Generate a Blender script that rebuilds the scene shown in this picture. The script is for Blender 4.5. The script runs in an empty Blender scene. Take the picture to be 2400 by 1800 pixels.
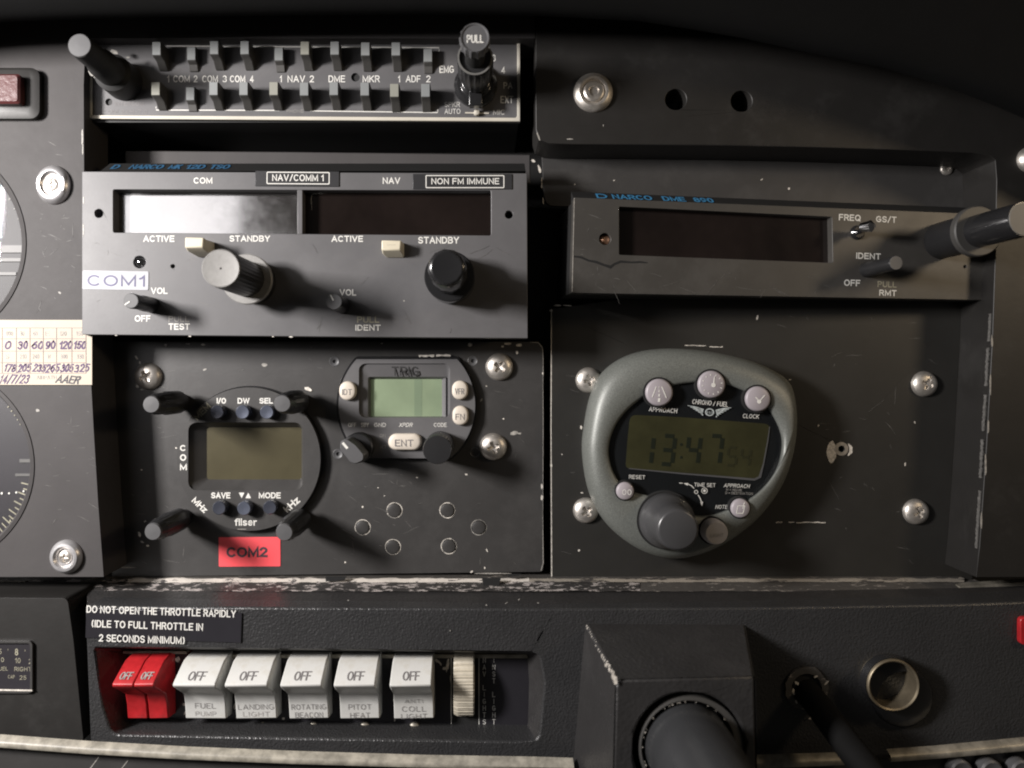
import bpy, bmesh, math, random
from mathutils import Matrix, Vector, geometry
R = math.radians
random.seed(7)
sc = bpy.context.scene
C = sc.collection
S = 0.001                      # the builders work in millimetres, the scene in metres
# ------------------------------------------------------------------ camera, light, exposure
FPX, D0, VX, VY = 1713.0, 260.0, 1130.0, 880.0     # focal length in photo pixels, lens distance, point the lens axis meets the panel
cam = bpy.data.cameras.new('camera'); camo = bpy.data.objects.new('camera', cam); C.objects.link(camo)
camo.location = (0, -D0*S, 0); camo.rotation_euler = (R(90), 0, 0)
cam.sensor_width = 36; cam.lens = 36*FPX/2400
cam.shift_x = (1200-VX)/2400; cam.shift_y = (VY-900)/2400
cam.clip_start = 0.005; cam.clip_end = 20
cam.dof.use_dof = True; cam.dof.focus_distance = 0.262; cam.dof.aperture_fstop = 7
sc.camera = camo
sc.cycles.filter_width = 2.0
w = bpy.data.worlds.new('World'); sc.world = w; w.use_nodes = True
w.node_tree.nodes['Background'].inputs[0].default_value = (1.0, 0.95, 0.88, 1)
w.node_tree.nodes['Background'].inputs[1].default_value = 0.032
sc.view_settings.view_transform = 'Standard'; sc.view_settings.look = 'None'
sc.view_settings.exposure = 0; sc.view_settings.gamma = 1
def lamp(name, loc, tgt, size, power, col, size_y=None):
    l = bpy.data.lights.new(name, 'AREA'); l.energy = power; l.color = col
    l.shape = 'RECTANGLE' if size_y else 'DISK'; l.size = size*S
    if size_y: l.size_y = size_y*S
    o = bpy.data.objects.new(name, l); C.objects.link(o)
    a = Vector((loc[0], -loc[2], loc[1])); b = Vector((tgt[0], -tgt[2], tgt[1]))
    o.location = a*S; o.rotation_euler = (b-a).to_track_quat('-Z', 'Y').to_euler()
    return o
lamp('torch_lamp', (-385, 110, 258), (-60, 0, 0), 62, 4.4, (1.0, 0.955, 0.93), 92)
lamp('window_light', (-278, 112, 330), (-110, 40, 0), 150, 0.20, (1.0, 0.96, 0.97), 150)
lamp('cabin_lamp', (372, 122, 208), (150, 10, 0), 60, 0.27, (1.0, 0.78, 0.52))

# ------------------------------------------------------------------ materials
def mat(name, col, rough=0.5, metal=0.0, bump=None, var=0.07, wear=None, spec=0.5, coat=0.0, emit=None, rvar=0.0, vscale=60, smudge=None):
    m = bpy.data.materials.new(name); m.use_nodes = True; nt = m.node_tree; n = nt.nodes; L = nt.links
    b = n['Principled BSDF']
    b.inputs['Roughness'].default_value = rough; b.inputs['Metallic'].default_value = metal
    b.inputs['Specular IOR Level'].default_value = spec
    b.inputs['Coat Weight'].default_value = coat; b.inputs['Coat Roughness'].default_value = 0.08
    tc = n.new('ShaderNodeTexCoord')
    def noise(scale, det=4, rg=0.6):
        t = n.new('ShaderNodeTexNoise'); t.inputs['Scale'].default_value = scale; t.inputs['Detail'].default_value = det
        t.inputs['Roughness'].default_value = rg; L.new(tc.outputs['Object'], t.inputs['Vector']); return t
    def ramp(src, a, bb, va=0, vb=1):
        r = n.new('ShaderNodeMapRange'); r.inputs[1].default_value = a; r.inputs[2].default_value = bb
        r.inputs[3].default_value = va; r.inputs[4].default_value = vb; L.new(src, r.inputs[0]); return r.outputs[0]
    def mix(f, A, B):
        x = n.new('ShaderNodeMix'); x.data_type = 'RGBA'
        if isinstance(f, float): x.inputs[0].default_value = f
        else: L.new(f, x.inputs[0])
        for s, v in ((6, A), (7, B)):
            if isinstance(v, tuple): x.inputs[s].default_value = v
            else: L.new(v, x.inputs[s])
        return x.outputs[2]
    c4 = tuple(col)+(1,)
    base = mix(ramp(noise(vscale).outputs[0], 0.35, 0.65), tuple(max(0, x*(1-var)) for x in col)+(1,), tuple(min(1, x*(1+var)) for x in col)+(1,))
    rg = None
    if rvar: rg = ramp(noise(vscale*1.7, 6, 0.7).outputs[0], 0.3, 0.7, max(0.02, rough-rvar), min(1, rough+rvar))
    if smudge:
        base = mix(ramp(noise(smudge[0], 8, 0.75).outputs[0], smudge[1], smudge[1]+0.12, 0, smudge[3]), base, tuple(smudge[2])+(1,))
    if wear:
        sc_, th, wc, wr, wm = wear[:5]
        wn = noise(sc_, 9, 0.72)
        if len(wear) > 5:
            mp = n.new('ShaderNodeMapping'); mp.inputs['Scale'].default_value = wear[5]; L.new(tc.outputs['Object'], mp.inputs['Vector']); L.new(mp.outputs[0], wn.inputs['Vector'])
        f = ramp(wn.outputs[0], th, th+0.02)
        base = mix(f, base, tuple(wc)+(1,))
        mm = n.new('ShaderNodeMath'); mm.operation = 'MULTIPLY'; L.new(f, mm.inputs[0]); mm.inputs[1].default_value = wm
        L.new(mm.outputs[0], b.inputs['Metallic'])
        q = ramp(f, 0, 1, rough, wr); rg = q
    L.new(base, b.inputs['Base Color'])
    if rg is not None: L.new(rg, b.inputs['Roughness'])
    if bump:
        bn = n.new('ShaderNodeBump'); bn.inputs['Strength'].default_value = bump[1]; bn.inputs['Distance'].default_value = bump[2]*S
        if len(bump) > 3:
            t = n.new('ShaderNodeTexVoronoi'); t.inputs['Scale'].default_value = bump[0]; t.feature = 'SMOOTH_F1'
            L.new(tc.outputs['Object'], t.inputs['Vector'])
            t2 = noise(bump[0]*0.6, 5)
            ad = n.new('ShaderNodeMath'); ad.operation = 'ADD'; L.new(t.outputs[0], ad.inputs[0]); L.new(t2.outputs[0], ad.inputs[1])
            L.new(ad.outputs[0], bn.inputs['Height'])
        else: L.new(noise(bump[0], 5).outputs[0], bn.inputs['Height'])
        L.new(bn.outputs[0], b.inputs['Normal'])
    if emit: b.inputs['Emission Color'].default_value = tuple(emit[0])+(1,); b.inputs['Emission Strength'].default_value = emit[1]
    return m
M = {}
DUST = (0.16, 0.155, 0.15)
M['paint'] = mat('black_panel_paint', (0.040, 0.0385, 0.0375), 0.42, bump=(900, 0.25, 0.10), rvar=0.03, spec=0.5, smudge=(38, 0.50, DUST, 0.07))
M['panel'] = mat('grey_black_panel_paint', (0.056, 0.0525, 0.0525), 0.6, spec=0.22, bump=(420, 0.30, 0.12), rvar=0.025, var=0.06)
M['cover'] = mat('moulded_cover_plastic', (0.014, 0.013, 0.012), 0.50, bump=(500, 0.25, 0.10), rvar=0.025, smudge=(26, 0.55, DUST, 0.05))
M['face'] = mat('radio_face_paint', (0.098, 0.096, 0.099), 0.46, bump=(1100, 0.20, 0.06), rvar=0.025, smudge=(34, 0.50, (0.17, 0.168, 0.165), 0.10))
M['dmeface'] = mat('dme_face_paint', (0.050, 0.047, 0.043), 0.44, bump=(1100, 0.20, 0.06), rvar=0.025, smudge=(30, 0.52, DUST, 0.08))
M['vinyl'] = mat('grained_black_vinyl', (0.030, 0.030, 0.031), 0.36, bump=(1500, 0.55, 0.34, 1), rvar=0.02)
M['vinyl2'] = mat('smooth_black_vinyl', (0.026, 0.025, 0.025), 0.40, bump=(900, 0.45, 0.28, 1), rvar=0.02, smudge=(24, 0.5, DUST, 0.05))
M['black'] = mat('matt_black', (0.012, 0.012, 0.012), 0.6)
M['void'] = mat('unlit_interior', (0.006, 0.006, 0.006), 0.9)
M['felt'] = mat('glareshield_felt', (0.004, 0.004, 0.004), 1.0, spec=0.1, bump=(1500, 0.4, 0.2))
M['knob'] = mat('knob_plastic', (0.018, 0.018, 0.019), 0.36, bump=(2500, 0.15, 0.05))
M['gloss'] = mat('gloss_knob_plastic', (0.016, 0.016, 0.017), 0.20, coat=0.3)
M['knobtop'] = mat('brushed_grey_knob_cap', (0.24, 0.235, 0.225), 0.5, metal=0.1, bump=(2200, 0.5, 0.08), vscale=700)
M['paintr'] = mat('deep_black_plate_paint', (0.022, 0.021, 0.019), 0.45, bump=(900, 0.22, 0.08), rvar=0.02)
M['clockknob'] = mat('charcoal_satin_knob', (0.050, 0.050, 0.052), 0.33, spec=0.7, bump=(1500, 0.1, 0.03))
M['keybody'] = mat('worn_key_body', (0.055, 0.053, 0.050), 0.5)
M['scuff'] = mat('faint_scuff', (0.11, 0.106, 0.10), 0.55, var=0.3, vscale=900)
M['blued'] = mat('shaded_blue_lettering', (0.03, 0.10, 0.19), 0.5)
M['knobgrey'] = mat('worn_grey_knob_cap', (0.13, 0.127, 0.12), 0.5, bump=(2000, 0.2, 0.05))
M['capgrey'] = mat('dark_grey_knob_cap', (0.085, 0.085, 0.088), 0.45)
M['keycap'] = mat('blue_grey_key_cap', (0.21, 0.22, 0.22), 0.45)
M['keycream'] = mat('cream_key_cap', (0.25, 0.25, 0.215), 0.45)
M['shaft'] = mat('satin_grey_shaft', (0.036, 0.037, 0.039), 0.24, bump=(700, 0.1, 0.05))
M['steel'] = mat('screw_steel', (0.66, 0.62, 0.57), 0.42, metal=0.85, rvar=0.10, vscale=300)
M['wash'] = mat('nickel_washer', (0.62, 0.61, 0.62), 0.34, metal=0.75, rvar=0.025, vscale=300)
M['chrome'] = mat('chrome', (0.75, 0.75, 0.77), 0.08, metal=1.0)
M['brass'] = mat('dull_brass', (0.22, 0.185, 0.13), 0.5, metal=0.75, rvar=0.1, vscale=200)
M['copper'] = mat('copper_screw', (0.70, 0.42, 0.28), 0.35, metal=1.0)
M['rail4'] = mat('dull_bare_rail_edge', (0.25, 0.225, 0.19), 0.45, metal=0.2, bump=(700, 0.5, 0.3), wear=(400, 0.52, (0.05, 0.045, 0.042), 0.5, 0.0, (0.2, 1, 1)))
M['alu'] = mat('bare_trim_aluminium', (0.29, 0.27, 0.225), 0.42, metal=0.4, bump=(500, 0.3, 0.1), vscale=250, var=0.3, wear=(400, 0.66, (0.16, 0.14, 0.12), 0.6, 0.0, (0.4, 1, 1)))
M['aludark'] = mat('tarnished_trim_and_highlight', (0.26, 0.24, 0.20), 0.45, metal=0.4, bump=(500, 0.3, 0.1), vscale=250, var=0.3)
M['rail'] = mat('chipped_rail_paint', (0.035, 0.033, 0.032), 0.42, bump=(700, 0.5, 0.3), wear=(520, 0.54, (0.46, 0.42, 0.40), 0.45, 0.2, (0.38, 1, 1)))
M['rail2'] = mat('scuffed_rail_paint', (0.07, 0.065, 0.06), 0.42, bump=(700, 0.5, 0.3), wear=(520, 0.585, (0.32, 0.29, 0.26), 0.45, 0.2, (0.25, 1, 1)))
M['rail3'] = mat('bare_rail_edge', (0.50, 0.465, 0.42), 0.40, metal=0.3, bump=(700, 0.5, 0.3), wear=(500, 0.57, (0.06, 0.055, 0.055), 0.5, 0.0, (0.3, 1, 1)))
M['trim'] = mat('cream_frame_paint', (0.52, 0.49, 0.42), 0.5, wear=(700, 0.66, (0.15, 0.14, 0.12), 0.5, 0.0))
M['white'] = mat('white_lettering', (0.66, 0.65, 0.61), 0.55, var=0.06, vscale=900)
M['dimw'] = mat('faded_lettering', (0.26, 0.25, 0.235), 0.6, var=0.3, vscale=900)
M['tick'] = mat('aged_and_shaded_lettering', (0.27, 0.255, 0.19), 0.6, var=0.2, vscale=900)
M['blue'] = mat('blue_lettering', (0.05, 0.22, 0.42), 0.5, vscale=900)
M['chip'] = mat('paint_chip_primer', (0.62, 0.58, 0.52), 0.55, var=0.3, vscale=900)
M['chipd'] = mat('scratch_and_glint', (0.30, 0.285, 0.26), 0.55, var=0.3, vscale=900)
M['cream'] = mat('cream_button_plastic', (0.58, 0.53, 0.41), 0.42, var=0.05)
M['ivory'] = mat('ivory_rubber_button', (0.62, 0.56, 0.48), 0.5, var=0.04)
M['rocker'] = mat('white_rocker_plastic', (0.55, 0.55, 0.53), 0.33, var=0.05, bump=(700, 0.1, 0.05), smudge=(60, 0.54, (0.36, 0.32, 0.24), 0.3))
M['red'] = mat('red_rocker_plastic', (0.38, 0.016, 0.020), 0.34, var=0.2, vscale=200, smudge=(150, 0.55, (0.12, 0.02, 0.02), 0.5))
M['coral'] = mat('coral_sticker', (0.80, 0.08, 0.095), 0.5, var=0.02)
M['stick'] = mat('grey_white_sticker', (0.34, 0.345, 0.37), 0.5, var=0.08, vscale=150)
M['stickink'] = mat('purple_ink', (0.06, 0.055, 0.14), 0.5)
M['ink'] = mat('dark_print', (0.04, 0.035, 0.045), 0.6)
M['inkg'] = mat('grey_print', (0.17, 0.16, 0.16), 0.6)
M['inkf'] = mat('faint_print', (0.30, 0.28, 0.27), 0.6, var=0.3, vscale=900)
M['pen'] = mat('purple_pen', (0.055, 0.02, 0.085), 0.6)
M['paper'] = mat('card_paper', (0.46, 0.41, 0.335), 0.7, var=0.05)
M['paperline'] = mat('card_line', (0.27, 0.22, 0.20), 0.7)
M['tape'] = mat('black_tape', (0.030, 0.030, 0.032), 0.32, bump=(300, 0.2, 0.1))
M['placard'] = mat('gloss_black_placard', (0.022, 0.021, 0.025), 0.25, bump=(250, 0.15, 0.08))
M['display'] = mat('dark_display_filter', (0.0115, 0.008, 0.007), 0.12, spec=0.6, coat=0.2, var=0.3, vscale=30, rvar=0.05)
M['dispg'] = mat('smoked_display_filter', (0.030, 0.028, 0.027), 0.15, spec=1.0, coat=0.8, var=0.1, vscale=45, rvar=0.07, smudge=(60, 0.50, (0.06, 0.06, 0.06), 0.2))
M['dispg'].node_tree.nodes['Principled BSDF'].inputs['IOR'].default_value = 2.3
M['lcdgreen'] = mat('pale_green_lcd', (0.20, 0.25, 0.165), 0.30, var=0.10, vscale=45, emit=((0.30, 0.42, 0.22), 0.06))
M['lcdgreen2'] = mat('darker_lcd_band', (0.172, 0.225, 0.15), 0.30, var=0.05)
M['lcdbrown'] = mat('olive_lcd', (0.062, 0.054, 0.030), 0.30, var=0.10, vscale=60)
M['lcdolive'] = mat('dark_olive_lcd', (0.036, 0.035, 0.015), 0.35, var=0.2, vscale=60)
M['seg'] = mat('lcd_segment', (0.011, 0.014, 0.008), 0.4)
M['segf'] = mat('faint_lcd_segment', (0.025, 0.025, 0.011), 0.4)
M['clock'] = mat('silver_green_clock_paint', (0.150, 0.158, 0.145), 0.47, metal=0.2, bump=(3500, 0.25, 0.05), var=0.25, vscale=2500, spec=0.7)
M['clockface'] = mat('clock_face_black', (0.010, 0.011, 0.012), 0.22)
M['lilac'] = mat('lilac_grey_button', (0.33, 0.30, 0.32), 0.42, var=0.04)
M['darkbtn'] = mat('dark_grey_button', (0.44, 0.41, 0.40), 0.45, var=0.04)
M['wings'] = mat('pale_wing_print', (0.42, 0.46, 0.46), 0.5, var=0.3, vscale=1400)
M['bluebtn'] = mat('blue_grey_button', (0.055, 0.060, 0.078), 0.25, metal=0.3)
M['bluebtn2'] = mat('bright_blue_grey_button', (0.13, 0.145, 0.19), 0.25, metal=0.5)
M['redlamp'] = mat('red_lamp_lens', (0.085, 0.026, 0.026), 0.30, coat=0.6, bump=(300, 0.4, 0.4))
M['wheel'] = mat('ribbed_wheel_plastic', (0.46, 0.42, 0.34), 0.45, var=0.15, vscale=250)
M['dial'] = mat('gauge_dial', (0.022, 0.021, 0.023), 0.55)
M['dialb'] = mat('black_gauge_dial', (0.016, 0.014, 0.018), 0.5)
M['greybar'] = mat('grey_gauge_bar', (0.10, 0.098, 0.095), 0.5)
M['hose'] = mat('black_cable_sleeve', (0.005, 0.005, 0.005), 0.8, spec=0.15, bump=(600, 0.3, 0.1))
g = bpy.data.materials.new('clear_glass'); g.use_nodes = True; nt = g.node_tree; nt.nodes.clear()
o_ = nt.nodes.new('ShaderNodeOutputMaterial'); mx = nt.nodes.new('ShaderNodeMixShader'); tr = nt.nodes.new('ShaderNodeBsdfTransparent')
gl = nt.nodes.new('ShaderNodeBsdfGlossy'); gl.inputs['Roughness'].default_value = 0.015; gl.inputs['Color'].default_value = (0.12, 0.12, 0.13, 1); lw = nt.nodes.new('ShaderNodeLayerWeight'); pw = nt.nodes.new('ShaderNodeMath'); pw.operation = 'POWER'; pw.inputs[1].default_value = 4.0; nt.links.new(lw.outputs['Facing'], pw.inputs[0]); fr = nt.nodes.new('ShaderNodeMath'); fr.operation = 'MULTIPLY_ADD'; fr.inputs[1].default_value = 0.6; fr.inputs[2].default_value = 0.02; nt.links.new(pw.outputs[0], fr.inputs[0])
nt.links.new(fr.outputs[0], mx.inputs[0]); nt.links.new(tr.outputs[0], mx.inputs[1]); nt.links.new(gl.outputs[0], mx.inputs[2]); nt.links.new(mx.outputs[0], o_.inputs[0])
M['glass'] = g

# ------------------------------------------------------------------ things, parts, geometry
WR = Matrix.Rotation(R(90), 4, 'X')        # panel frame (x right, y up, z to the lens) into the world
def P0(px, py, z):
    d = (D0-z)/FPX
    return Vector(((px-VX)*d, (VY-py)*d, z))
class T:
    """A thing: an Empty in its own frame; p() gives frame coordinates of the place seen at a photo pixel, at height w over the frame."""
    def __init__(s, name, label, cat, px, py, z, group=None, kind=None, rz=0, ry=0, rx=0, mesh=None):
        s.F = Matrix.Translation(P0(px, py, z)) @ Matrix.Rotation(R(rz), 4, 'Z') @ Matrix.Rotation(R(ry), 4, 'Y') @ Matrix.Rotation(R(rx), 4, 'X')
        s.I = s.F.inverted(); s.o = None; s.mesh = mesh
        s.meta = dict(label=label, category=cat, group=group, kind=kind)
        s.name = name
        if mesh is None:
            s.o = bpy.data.objects.new(name, None); s.o.empty_display_size = 0.01; s._place(s.o); C.objects.link(s.o)
    def _place(s, o):
        F = s.F.copy(); F.translation = F.translation*S
        o.matrix_world = WR @ F
        for k, v in s.meta.items():
            if v: o[k] = v
    def p(s, px, py, w=0):
        e = s.I @ Vector((0, 0, D0)); t = s.I @ P0(px, py, 0); d = t-e
        k = (w-e.z)/d.z
        return (e+d*k)
    def sz(s, npx, w=0, px=None, py=None):
        return npx*(D0-(s.F @ Vector((0, 0, w))).z)/FPX
class G:
    def __init__(s): s.v = []; s.f = []
    def add(s, vs, fs):
        n = len(s.v); s.v += [tuple(a) for a in vs]; s.f += [tuple(i+n for i in f) for f in fs]; return s
    def box(s, x0, x1, y0, y1, z0, z1, ti=0):
        vs = [(x0, y0, z0), (x1, y0, z0), (x1, y1, z0), (x0, y1, z0), (x0+ti, y0+ti, z1), (x1-ti, y0+ti, z1), (x1-ti, y1-ti, z1), (x0+ti, y1-ti, z1)]
        return s.add(vs, [(3, 2, 1, 0), (4, 5, 6, 7), (0, 1, 5, 4), (1, 2, 6, 5), (2, 3, 7, 6), (3, 0, 4, 7)])
    def loft(s, rings, cap0=True, cap1=True):
        n = len(rings[0]); vs = [p for r in rings for p in r]; fs = []
        for k in range(len(rings)-1):
            for i in range(n):
                j = (i+1) % n; fs.append((k*n+i, k*n+j, (k+1)*n+j, (k+1)*n+i))
        if cap0: fs.append(tuple(range(n-1, -1, -1)))
        if cap1: fs.append(tuple((len(rings)-1)*n+i for i in range(n)))
        return s.add(vs, fs)
    def lathe(s, c, prof, n=40, flute=None, squash=1.0, ph=0.0):
        rings = []
        for q in prof:
            r, z = q[0], q[1]; fl = flute and len(q) > 2 and q[2]
            ring = []
            for i in range(n):
                a = 2*math.pi*i/n+ph
                rr = r
                if fl: rr = r*(1-flute[1]*(0.5-0.5*math.cos(a*flute[0]))**0.6)
                ring.append((c[0]+rr*math.cos(a), c[1]+rr*math.sin(a)*squash, z))
            rings.append(ring)
        return s.loft(rings)
    def plate(s, outer, holes, z0, z1, back=True):
        loops = [outer]+holes
        polys = [[Vector((a[0], a[1], 0)) for a in l] for l in loops]
        tris = geometry.tessellate_polygon(polys)
        flat = [(a[0], a[1]) for l in loops for a in l]; N = len(flat); n = len(s.v)
        s.v += [(a, b, z1) for a, b in flat]+[(a, b, z0) for a, b in flat]
        for t in tris:
            a, b, c = [flat[i] for i in t]
            cr = (b[0]-a[0])*(c[1]-a[1])-(b[1]-a[1])*(c[0]-a[0])
            t2 = t if cr > 0 else t[::-1]
            s.f.append(tuple(n+i for i in t2))
            if back: s.f.append(tuple(n+N+i for i in t2[::-1]))
        k = 0
        for li, l in enumerate(loops):
            m = len(l); ar = sum(l[i][0]*l[(i+1) % m][1]-l[(i+1) % m][0]*l[i][1] for i in range(m))
            for i in range(m):
                a, b = n+k+i, n+k+(i+1) % m
                q = (a, b, b+N, a+N)
                if (ar > 0) == (li == 0): q = q[::-1]
                s.f.append(q)
            k += m
        return s
    def tube(s, pts, rad, n=16, caps=True):
        rings = []; pts = [Vector(p) for p in pts]; up = None
        for i, p in enumerate(pts):
            d = (pts[min(i+1, len(pts)-1)]-pts[max(i-1, 0)]).normalized()
            if up is None: up = d.orthogonal().normalized()
            up = (up-d*up.dot(d)).normalized(); sd = d.cross(up)
            r = rad[i] if isinstance(rad, (list, tuple)) else rad
            rings.append([tuple(p+(up*math.cos(a)+sd*math.sin(a))*r) for a in [2*math.pi*k/n for k in range(n)]])
        return s.loft(rings, caps, caps)
    def mesh(s, name, m, ang=34, smooth=True):
        me = bpy.data.meshes.new(name); me.from_pydata([(a*S, b*S, c*S) for a, b, c in s.v], [], s.f)
        me.validate(); me.materials.append(m)
        if smooth:
            me.polygons.foreach_set('use_smooth', [True]*len(me.polygons)); me.set_sharp_from_angle(angle=R(ang))
        me.update(); return me
def bev(o, w, seg=2):
    b = o.modifiers.new('edge', 'BEVEL'); b.width = w*S; b.segments = seg; b.limit_method = 'ANGLE'; b.angle_limit = R(40)
    return o
def part(name, g, m, par, bevel=0, label=None, loc=(0, 0, 0), ang=34, kind=None):
    me = g if isinstance(g, bpy.types.Mesh) else g.mesh(name, M[m] if isinstance(m, str) else m, ang)
    o = bpy.data.objects.new(name, me); C.objects.link(o)
    o.parent = par.o if isinstance(par, T) else par
    o.location = Vector(loc)*S
    if bevel: bev(o, bevel)
    if label: o['label'] = label
    if kind: o['kind'] = kind
    return o
def solo(t, g, m, bevel=0, ang=34):      # a thing that is one mesh
    me = g.mesh(t.name, M[m], ang); o = bpy.data.objects.new(t.name, me); C.objects.link(o); t.o = o; t._place(o)
    if bevel: bev(o, bevel)
    return o
def circ(c, r, n=28, sy=1.0): return [(c[0]+r*math.cos(2*math.pi*i/n), c[1]+r*sy*math.sin(2*math.pi*i/n)) for i in range(n)]
def rrect(x0, x1, y0, y1, r, n=5):
    out = []
    for cx, cy, a0 in ((x1-r, y1-r, 0), (x0+r, y1-r, 90), (x0+r, y0+r, 180), (x1-r, y0+r, 270)):
        for i in range(n+1):
            a = R(a0+90*i/n); out.append((cx+r*math.cos(a), cy+r*math.sin(a)))
    return out
def rpoly(pts, rad, n=5):                # polygon with rounded corners
    out = []; m = len(pts)
    for i in range(m):
        p = Vector(pts[i][:2]); a = Vector(pts[i-1][:2]); b = Vector(pts[(i+1) % m][:2]); r = rad[i] if isinstance(rad, (list, tuple)) else rad
        if r <= 0: out.append(tuple(p)); continue
        u = (a-p).normalized(); v = (b-p).normalized(); r = min(r, (a-p).length/2.1, (b-p).length/2.1)
        for k in range(n+1):
            t = k/n; q = (p+u*r)*(1-t)**2+p*2*t*(1-t)+(p+v*r)*t*t; out.append(tuple(q))
    return out
def catmull(pts, k=5):
    out = []; m = len(pts)
    for i in range(m):
        a, b, c, d = [Vector(pts[(i+j) % m]) for j in (-1, 0, 1, 2)]
        for q in range(k):
            t = q/k; out.append(tuple(0.5*((2*b)+(c-a)*t+(2*a-5*b+4*c-d)*t*t+(3*b-a-3*c+d)*t**3)))
    return out
def ccw(l):
    ar = sum(l[i][0]*l[(i+1) % len(l)][1]-l[(i+1) % len(l)][0]*l[i][1] for i in range(len(l)))
    return l if ar > 0 else l[::-1]
def at(l, z): return [(a[0], a[1], z) for a in l]
# flat print: lettering sits a few hundredths of a millimetre proud of its surface
# a plain sans stroke alphabet: each glyph is a width and its pen strokes on a 0..1 high grid
def _arc(cx, cy, rx, ry, a0, a1, n=9):
    return [(cx+rx*math.cos(R(a0+(a1-a0)*i/n)), cy+ry*math.sin(R(a0+(a1-a0)*i/n))) for i in range(n+1)]
def _alphabet():
    A = _arc; g = {}
    g['A'] = (.72, [[(0, 0), (.36, 1), (.72, 0)], [(.13, .33), (.59, .33)]])
    g['B'] = (.62, [[(0, 0), (0, 1), (.36, 1)]+A(.36, .765, .22, .235, 90, -90)+[(0, .53)], [(0, 0), (.36, 0)]+A(.36, .265, .26, .265, -90, 90)])
    g['C'] = (.68, [A(.36, .5, .36, .5, 48, 312, 18)])
    g['D'] = (.66, [[(0, 0), (0, 1), (.28, 1)]+A(.28, .5, .38, .5, 90, -90, 14)+[(0, 0)]])
    g['E'] = (.56, [[(.56, 1), (0, 1), (0, 0), (.56, 0)], [(0, .52), (.5, .52)]])
    g['F'] = (.54, [[(.54, 1), (0, 1), (0, 0)], [(0, .5), (.47, .5)]])
    g['G'] = (.72, [A(.36, .5, .36, .5, 48, 300, 18)+[(.70, .16), (.70, .46), (.42, .46)]])
    g['H'] = (.64, [[(0, 0), (0, 1)], [(.64, 0), (.64, 1)], [(0, .52), (.64, .52)]])
    g['I'] = (.01, [[(0, 0), (0, 1)]])
    g['J'] = (.46, [[(.46, 1), (.46, .25)]+A(.24, .25, .22, .25, 0, -180)])
    g['K'] = (.64, [[(0, 0), (0, 1)], [(.62, 1), (0, .38)], [(.2, .58), (.64, 0)]])
    g['L'] = (.50, [[(0, 1), (0, 0), (.5, 0)]])
    g['M'] = (.80, [[(0, 0), (0, 1), (.40, .12), (.80, 1), (.80, 0)]])
    g['N'] = (.64, [[(0, 0), (0, 1), (.64, 0), (.64, 1)]])
    g['O'] = (.76, [A(.38, .5, .38, .5, 90, 450, 24)])
    g['P'] = (.60, [[(0, 0), (0, 1), (.34, 1)]+A(.34, .735, .26, .265, 90, -90)+[(0, .47)]])
    g['Q'] = (.76, [A(.38, .5, .38, .5, 90, 450, 24), [(.48, .25), (.74, -.05)]])
    g['R'] = (.62, [[(0, 0), (0, 1), (.35, 1)]+A(.35, .745, .25, .255, 90, -90)+[(0, .49)], [(.34, .49), (.62, 0)]])
    g['S'] = (.60, [A(.30, .75, .28, .25, 25, 270, 12)+A(.30, .25, .30, .25, 90, -155, 12)])
    g['T'] = (.62, [[(0, 1), (.62, 1)], [(.31, 1), (.31, 0)]])
    g['U'] = (.64, [[(0, 1), (0, .32)]+A(.32, .32, .32, .32, 180, 360, 12)+[(.64, 1)]])
    g['V'] = (.68, [[(0, 1), (.34, 0), (.68, 1)]])
    g['W'] = (.96, [[(0, 1), (.24, 0), (.48, .95), (.72, 0), (.96, 1)]])
    g['X'] = (.64, [[(0, 1), (.64, 0)], [(.64, 1), (0, 0)]])
    g['Y'] = (.66, [[(0, 1), (.33, .45), (.66, 1)], [(.33, .45), (.33, 0)]])
    g['Z'] = (.58, [[(0, 1), (.58, 1), (0, 0), (.58, 0)]])
    g['0'] = (.54, [A(.27, .5, .27, .5, 90, 450, 20)])
    g['1'] = (.26, [[(0, .74), (.10, .80), (.24, 1), (.24, 0)]])
    g['2'] = (.54, [A(.27, .73, .26, .27, 165, -35, 10)+[(0, 0), (.54, 0)]])
    g['3'] = (.54, [A(.25, .755, .23, .245, 150, -90, 10)+A(.25, .265, .28, .265, 90, -155, 10)])
    g['4'] = (.58, [[(.58, .26), (0, .26), (.42, 1), (.42, 0)]])
    g['5'] = (.54, [[(.50, 1), (.10, 1), (.04, .50)]+A(.26, .32, .28, .32, 130, -150, 12)])
    g['6'] = (.54, [[(.46, .95), (.20, .78), (.03, .42)]+A(.27, .30, .27, .30, 165, -195, 16)])
    g['7'] = (.52, [[(0, 1), (.52, 1), (.16, 0)]])
    g['8'] = (.54, [A(.27, .755, .23, .245, 270, -90, 16), A(.27, .26, .27, .26, 90, 450, 16)])
    g['9'] = (.54, [A(.27, .70, .27, .30, -15, 345, 16)+[(.50, .40), (.30, .12), (.08, .05)]])
    g['/'] = (.40, [[(0, -.05), (.40, 1.05)]]); g['('] = (.20, [A(.34, .5, .34, .62, 125, 235)]); g[')'] = (.20, [A(-.14, .5, .34, .62, 55, -55)])
    g['='] = (.5, [[(0, .62), (.5, .62)], [(0, .32), (.5, .32)]]); g['-'] = (.34, [[(0, .45), (.34, .45)]]); g['.'] = (.02, [[(0, 0), (.02, .08)]]); g["'"] = (.02, [[(0, 1), (0, .6)]])
    g['~'] = (1.0, [[(0, .5), (1, .5)]])
    g['f'] = (.30, [[(.34, .99), (.24, 1), (.13, .9), (.13, 0)], [(0, .68), (.30, .68)]]); g['i'] = (.01, [[(0, 0), (0, .68)], [(0, .86), (0, 1)]]); g['l'] = (.01, [[(0, 0), (0, 1)]])
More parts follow.
